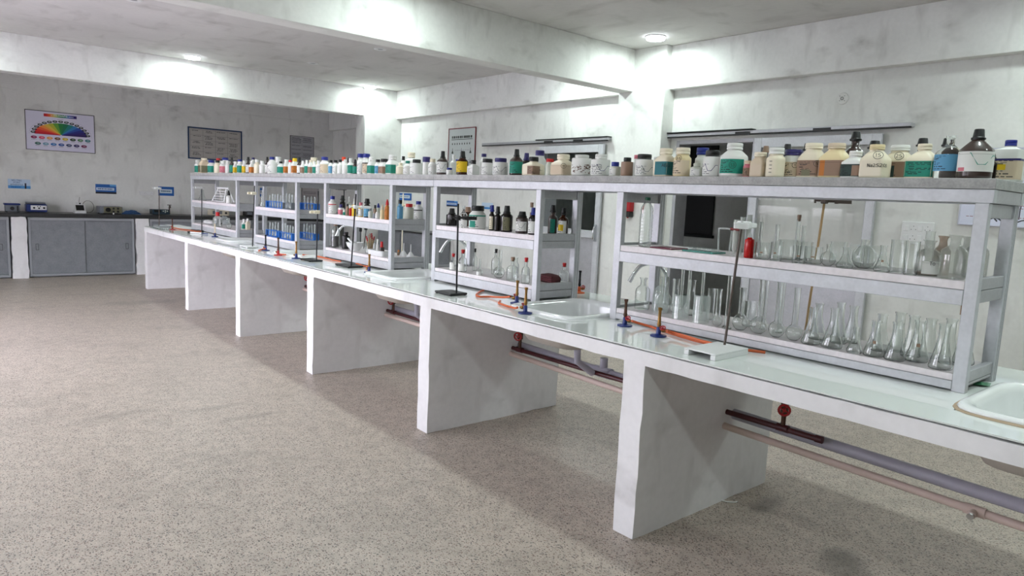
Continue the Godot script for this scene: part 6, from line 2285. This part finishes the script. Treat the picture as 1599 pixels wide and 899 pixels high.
# ---------------------------------------------------------------- the long top shelf
func build_top_row():
	# kind, x0, x1, top y, cap x0, cap x1, cap height px, body, cap, label, row, sight y, options
	var rows := [
		["jar", 1557, 1594, 219, 1572, 1588, 9, "w", "b", "m", "B", 262, {"v": 2.93, "hs": 0.74, "l1": 0.55, "stripe": "p", "patch": ["l", 0.45, 0.72, 0.2, 0.7], "say": "white bottle with blue cap and yellow-marked label"}],
		["dark", 1541, 1555, 240, 1544, 1552, 6, "a", "k", "", "B", 262, {"v": 2.90}],
		["amber", 1499, 1545, 202, 1521, 1537, 13, "a", "k", "w", "F", 262, {"l0": 0.14, "l1": 0.54, "zigzag": "t", "patch": ["i", 0.02, 0.2, 0.45, 0.8], "print": 2, "arc": 1.45, "say": "big amber bottle with teal zigzag on white label"}],
		["clear", 1461, 1498, 212, 1478, 1491, 6, "x", "x", "u", "F", 262, {"l0": 0.18, "l1": 0.56, "arc": 1.1, "say": "clear glass reagent bottle with light blue label"}],
		["amber", 1462, 1486, 216, 1465, 1477, 10, "a", "k", "", "B", 262],
		["jar", 1421, 1460, 225, 1439, 1459, 9, "c", "c", "t", "F", 262, {"print": 1, "patch": ["o", 0.0, 1.0, -0.85, -0.45]}],
		["amber", 1424, 1449, 216, 1429, 1444, 10, "a", "k", "", "B", 262],
		["jar", 1384, 1421, 227, 1393, 1420, 9, "c", "w", "n", "F", 262, {"patch": ["d", 0.0, 0.75, -0.1, 0.8], "text": [["25", 0.018, 0.66, -0.35]], "ring": [[0.014, 0.665, -0.35]], "say": "cream bottle with brown and green label, circled number"}],
		["jar", 1349, 1384, 226, 1364, 1386, 8, "c", "y", "", "F", 262, {"text": [["Na2S2O3", 0.017, 0.36, -0.05], ["15", 0.016, 0.66, 0.0]], "ring": [[0.014, 0.66, 0.0]], "say": "cream bottle with chemical formula handwritten in black"}],
		["amber", 1350, 1374, 220, 1356, 1372, 10, "a", "k", "", "B", 262],
		["jar", 1319, 1349, 236, 1332, 1351, 8, "w", "w", "d", "F", 262, {"patch": ["n", 0.05, 0.9, -0.9, -0.2]}],
		["amber", 1318, 1345, 206, 1322, 1336, 11, "a", "k", "", "B", 262, {"say": "tallest amber bottle with black cap"}],
		["jar", 1285, 1322, 224, 1300, 1326, 9, "y", "m", "n", "F", 262, {"print": 2, "patch": ["o", 0.0, 1.0, 0.3, 0.55], "say": "rust stained cream bottle with brown label"}],
		["jar", 1251, 1285, 224, 1265, 1291, 9, "c", "c", "n", "F", 262, {"text": [["51", 0.016, 0.40, -0.35]], "ring": [[0.013, 0.405, -0.35]], "patch": ["e", 0.0, 0.4, 0.1, 0.7]}],
		["amber", 1250, 1266, 224, 1254, 1265, 9, "a", "k", "", "B", 262],
		["wide", 1224, 1251, 234, 1231, 1258, 9, "w", "p", "m", "F", 262, {"text": [["1", 0.014, 0.45, -0.4], ["CuSO", 0.012, 0.22, 0.2]], "ring": [[0.011, 0.45, -0.4]]}],
		["amber", 1219, 1235, 225, 1222, 1233, 9, "a", "k", "", "B", 262],
		["round", 1197, 1224, 231, 1205, 1228, 10, "c", "w", "", "F", 262, {"say": "cream bottle with blue level marks on its side", "text": [["–", 0.03, 0.55, 0.5], ["–", 0.03, 0.42, 0.5], ["–", 0.03, 0.30, 0.5], ["–", 0.03, 0.18, 0.5]]}],
		["jar", 1175, 1197, 238, 1184, 1203, 7, "m", "c", "", "F", 262, {"say": "small beige bottle with pale shoulders and cream cap"}],
		["amber", 1186, 1201, 228, 1189, 1198, 8, "a", "n", "", "B", 262],
		["round", 1161, 1175, 251, 1163, 1175, 5, "i", "m", "n", "F", 262, {"text": [["8", 0.014, 0.3, 0.2]]}],
		["wide", 1125, 1165, 224, 1139, 1163, 10, "w", "w", "t", "F", 262, {"hs": 0.6, "l0": 0.10, "l1": 0.52, "arc": 1.0, "text": [["53", 0.017, 0.34, -0.15]], "ring": [[0.015, 0.345, -0.15]], "say": "big white jar with bright teal label and circled number"}],
		["wide", 1098, 1125, 235, 1103, 1125, 12, "w", "k", "w", "F", 262, {"zigzag": "p", "l1": 0.52}],
		["round", 1085, 1106, 231, 1086, 1105, 11, "w", "b", "", "B", 262],
		["round", 1078, 1098, 255, 1085, 1096, 4, "g", "g", "w", "F", 262, {"arc": 0.7}],
		["round", 1052, 1078, 231, 1061, 1083, 10, "y", "c", "m", "F", 262, {"text": [["53", 0.017, 0.62, 0.1]], "ring": [[0.014, 0.625, 0.1]]}],
		["jar", 1025, 1052, 232, 1037, 1057, 9, "c", "c", "s", "F", 262, {"l0": 0.05, "l1": 0.52, "text": [["ABU", 0.02, 0.38, 0.0]], "print": 2}],
		["wide", 992, 1019, 241, 996, 1018, 9, "w", "k", "w", "F", 262, {"zigzag": "v", "text": [["59", 0.015, 0.3, 0.2]], "l1": 0.5}],
		["round", 988, 999, 242, 989, 998, 6, "w", "i", "", "B", 262],
		["round", 1019, 1033, 245, 1020, 1032, 6, "w", "w", "", "B", 262],
		["wide", 970, 988, 246, 974, 986, 8, "n", "k", "", "F", 262, {"say": "small brown glass jar with black lid"}],
		["round", 952, 969, 253, 955, 967, 9, "g", "b", "w", "F", 262, {"arc": 0.7}],
		["wide", 923, 952, 241, 930, 948, 7, "w", "w", "w", "F", 262, {"text": [["59", 0.016, 0.4, 0.1]], "ring": [[0.014, 0.405, 0.1]], "zigzag": "p", "say": "white jar with blue scrawl and circled number"}],
		["wide", 893, 923, 242, 900, 922, 4, "w", "w", "w", "F", 262, {"print": 3, "hs": 0.80, "l0": 0.08, "l1": 0.66, "arc": 1.5, "say": "white jar covered in rust-brown scribble"}],
		["jar", 865, 893, 241, 871, 891, 8, "c", "c", "m", "F", 262, {"text": [["H", 0.014, 0.44, -0.4]], "ring": [[0.013, 0.445, -0.4]], "print": 2}],
		["round", 852, 865, 248, 855, 867, 5, "g", "r", "", "F", 262],
		["round", 832, 852, 235, 833, 847, 8, "w", "p", "", "B", 262],
		["jar", 820, 846, 245, 827, 842, 7, "c", "k", "n", "F", 262, {"arc": 0.8, "text": [["Tc—", 0.014, 0.3, -0.9]]}],
		["dark", 815, 828, 239, 817, 825, 9, "a", "p", "", "B", 262],
		["amber", 796, 816, 233, 803, 811, 9, "a", "k", "t", "F", 262, {"l0": 0.08, "l1": 0.52}],
		["wide", 770, 793, 247, 774, 793, 8, "w", "p", "w", "F", 262, {"zigzag": "v", "print": 0}],
		["wide", 752, 770, 248, 756, 772, 6, "w", "k", "w", "F", 262],
		["round", 748, 762, 240, 751, 759, 5, "w", "p", "", "B", 262],
		["jar", 732, 746, 250, 737, 745, 6, "w", "k", "w", "F", 262],
		["amber", 713, 731, 236, 719, 727, 9, "o", "k", "l", "F", 262, {"l0": 0.12, "l1": 0.56}],
		["round", 703, 714, 242, 705, 711, 5, "w", "w", "", "B", 262],
		["round", 709, 718, 249, 710, 716, 6, "w", "b", "", "B", 262],
		["round", 697, 707, 262, 698, 706, 6, "w", "b", "", "F", 267],
		["amber", 682, 700, 236, 690, 697, 9, "a", "k", "w", "F", 262, {"l0": 0.10, "l1": 0.54, "zigzag": "v"}],
		["round", 669, 682, 248, 675, 684, 5, "w", "c", "w", "F", 262],
		["round", 660, 671, 245, 663, 675, 8, "w", "p", "", "F", 262],
		["wide", 642, 659, 249, 646, 659, 6, "w", "k", "w", "F", 262],
		["round", 634, 650, 238, 637, 649, 8, "w", "c", "", "B", 262],
		["round", 631, 642, 251, 634, 641, 4, "w", "t", "w", "F", 262],
		["round", 620, 631, 254, 623, 629, 4, "c", "c", "", "F", 262],
		["round", 625, 634, 244, 628, 633, 6, "w", "k", "", "B", 262],
		["jar", 606, 620, 242, 611, 624, 7, "w", "w", "t", "F", 262],
		["jar", 594, 606, 248, 598, 609, 5, "w", "k", "n", "F", 262],
		["round", 586, 594, 249, 590, 597, 4, "w", "k", "u", "F", 262],
		["jar", 576, 586, 245, 581, 591, 6, "w", "w", "t", "F", 262],
		["round", 567, 577, 240, 572, 583, 6, "w", "b", "m", "F", 262, {"stripe": "k"}],
		["round", 558.5, 567, 240, 562, 571, 6, "w", "b", "w", "F", 262],
		["amber", 556, 563, 240, 558, 562, 6, "a", "k", "", "B", 262],
		["amber", 551.5, 558, 249, 553, 557, 5, "a", "k", "t", "F", 262],
		["round", 543.5, 551, 247, 546, 551, 5, "w", "w", "t", "F", 262],
		["round", 535, 543, 249, 538, 543, 4, "w", "w", "", "F", 262],
		["round", 532, 541, 245, 534, 540, 6, "w", "h", "", "B", 262],
		["round", 527.5, 535, 249, 529, 534, 4, "w", "k", "", "F", 262],
		["amber", 541, 550, 246, 542, 549, 5, "a", "k", "", "B", 262],
		["round", 520, 527.5, 250, 522, 528, 4, "w", "k", "w", "F", 262],
		["round", 513.5, 520, 250, 516, 521, 4, "w", "k", "u", "F", 262],
		["round", 501, 513, 245, 504.5, 515, 5, "w", "b", "m", "F", 262],
		["round", 494, 501, 251, 495, 500, 3, "w", "w", "w", "F", 262],
		["round", 488.5, 494, 252, 490, 494, 3, "w", "w", "t", "F", 262],
		["jar", 482, 488.5, 250, 483, 488, 3, "w", "c", "n", "F", 262],
		["round", 484, 496, 246, 486, 496, 5, "c", "c", "", "B", 262],
		["round", 476, 482, 250, 477, 481, 3, "w", "w", "t", "F", 262],
		["jar", 470, 476, 251, 471, 475, 3, "w", "w", "n", "F", 262],
		["amber", 464.5, 470.5, 246, 465, 470, 5, "a", "k", "w", "F", 262],
		["jar", 456, 464.5, 247, 460, 467, 5, "w", "l", "o", "F", 262],
		["round", 450.5, 456, 250, 451, 456, 3, "w", "r", "", "F", 262],
		["jar", 444, 450.5, 249, 446, 452, 3, "w", "w", "o", "F", 262],
		["round", 434, 443, 252, 436, 441, 3, "w", "k", "t", "F", 264],
		["round", 429, 440, 245, 431, 440, 4, "w", "w", "n", "B", 262, {"say": "white bottle with white cap and brown label"}],
		["round", 419, 431, 245, 423, 430.5, 4, "w", "b", "w", "F", 262],
		["amber", 414.5, 420, 245, 416.5, 420, 4, "a", "k", "w", "F", 262],
		["round", 405.5, 414, 251, 407, 413, 3, "w", "w", "", "F", 262],
		["round", 397.5, 405.5, 249, 398, 404, 4, "c", "w", "", "F", 262],
		["jar", 390.5, 397.5, 251, 391, 397, 3, "w", "w", "o", "F", 262],
		["amber", 384.5, 390.5, 245, 386.5, 390.5, 4, "a", "k", "w", "F", 262],
		["round", 392, 399, 246, 393, 397.5, 3, "w", "p", "", "B", 262],
		["round", 378.5, 384.5, 251, 379, 384, 3, "w", "w", "l", "F", 262],
		["round", 371, 378.5, 249, 371, 378, 3, "w", "b", "t", "F", 262],
		["jar", 365, 371, 252, 366, 371, 3, "w", "w", "l", "F", 262],
		["amber", 359, 365, 246, 361, 364.5, 4, "a", "k", "t", "F", 262],
		["round", 352.5, 359, 251, 353, 358, 3, "w", "w", "", "F", 262],
		["round", 347, 357, 246, 348, 357, 4, "w", "b", "", "B", 262],
		["round", 344, 352.5, 251, 345, 351, 3, "w", "w", "i", "F", 262],
		["round", 335.5, 344, 250, 338, 344, 4, "c", "k", "", "F", 262],
		["round", 336, 346, 247, 340, 346, 3, "w", "r", "", "B", 262],
		["round", 325.5, 335, 250, 326, 335, 4, "w", "b", "t", "F", 262],
		["jar", 312.5, 325, 247, 315, 324, 3, "m", "c", "e", "F", 262],
		["round", 305, 312.5, 250, 307, 313, 3, "w", "w", "t", "F", 262]]
	bottle_row("top", SHELF_TOP, 3.02, rows, "", "bottles on the top shelf")

func _ready():
	rng.seed = 11
	turn = Basis.from_euler(Vector3(-0.1291, -0.7088, 0.0458))
	var cam := Camera3D.new()
	cam.name = "camera"
	add_child(cam)
	cam.transform = Transform3D(turn, EYE)
	cam.fov = rad_to_deg(2.0 * atan(449.5 / FOCAL))
	cam.near = 0.05
	cam.far = 100.0
	cam.current = true
	var env := Environment.new()
	env.background_mode = Environment.BG_SKY
	var sm := ProceduralSkyMaterial.new()
	sm.sky_top_color = Color(0.80, 0.80, 0.88)
	sm.sky_horizon_color = Color(0.93, 0.92, 0.96)
	sm.sky_curve = 0.3
	sm.ground_bottom_color = Color(0.55, 0.54, 0.53)
	sm.ground_horizon_color = Color(0.8, 0.79, 0.8)
	sm.sky_energy_multiplier = 2.05
	sm.ground_energy_multiplier = 1.2
	env.sky = Sky.new()
	env.sky.sky_material = sm
	env.tonemap_mode = Environment.TONE_MAPPER_LINEAR
	env.tonemap_exposure = 3.0
	env.sdfgi_enabled = true
	env.ssao_enabled = true
	env.ssil_enabled = true
	var we := WorldEnvironment.new()
	we.environment = env
	add_child(we)
	font = SystemFont.new()
	font.font_names = PackedStringArray(["Droid Sans"])
	palette()
	build_lamps()
	build_room()
	build_doors()
	build_bench()
	build_shelving()
	build_counter()
	build_sinks()
	build_pipes()
	build_instruments()
	build_prints()
	build_bench_things()
	build_top_row()
	build_brown_bay()
	build_paint_bay()
	build_tube_bay()
	build_rack_bay()
	build_glass_bay()
	tell_apart()
	count_out()
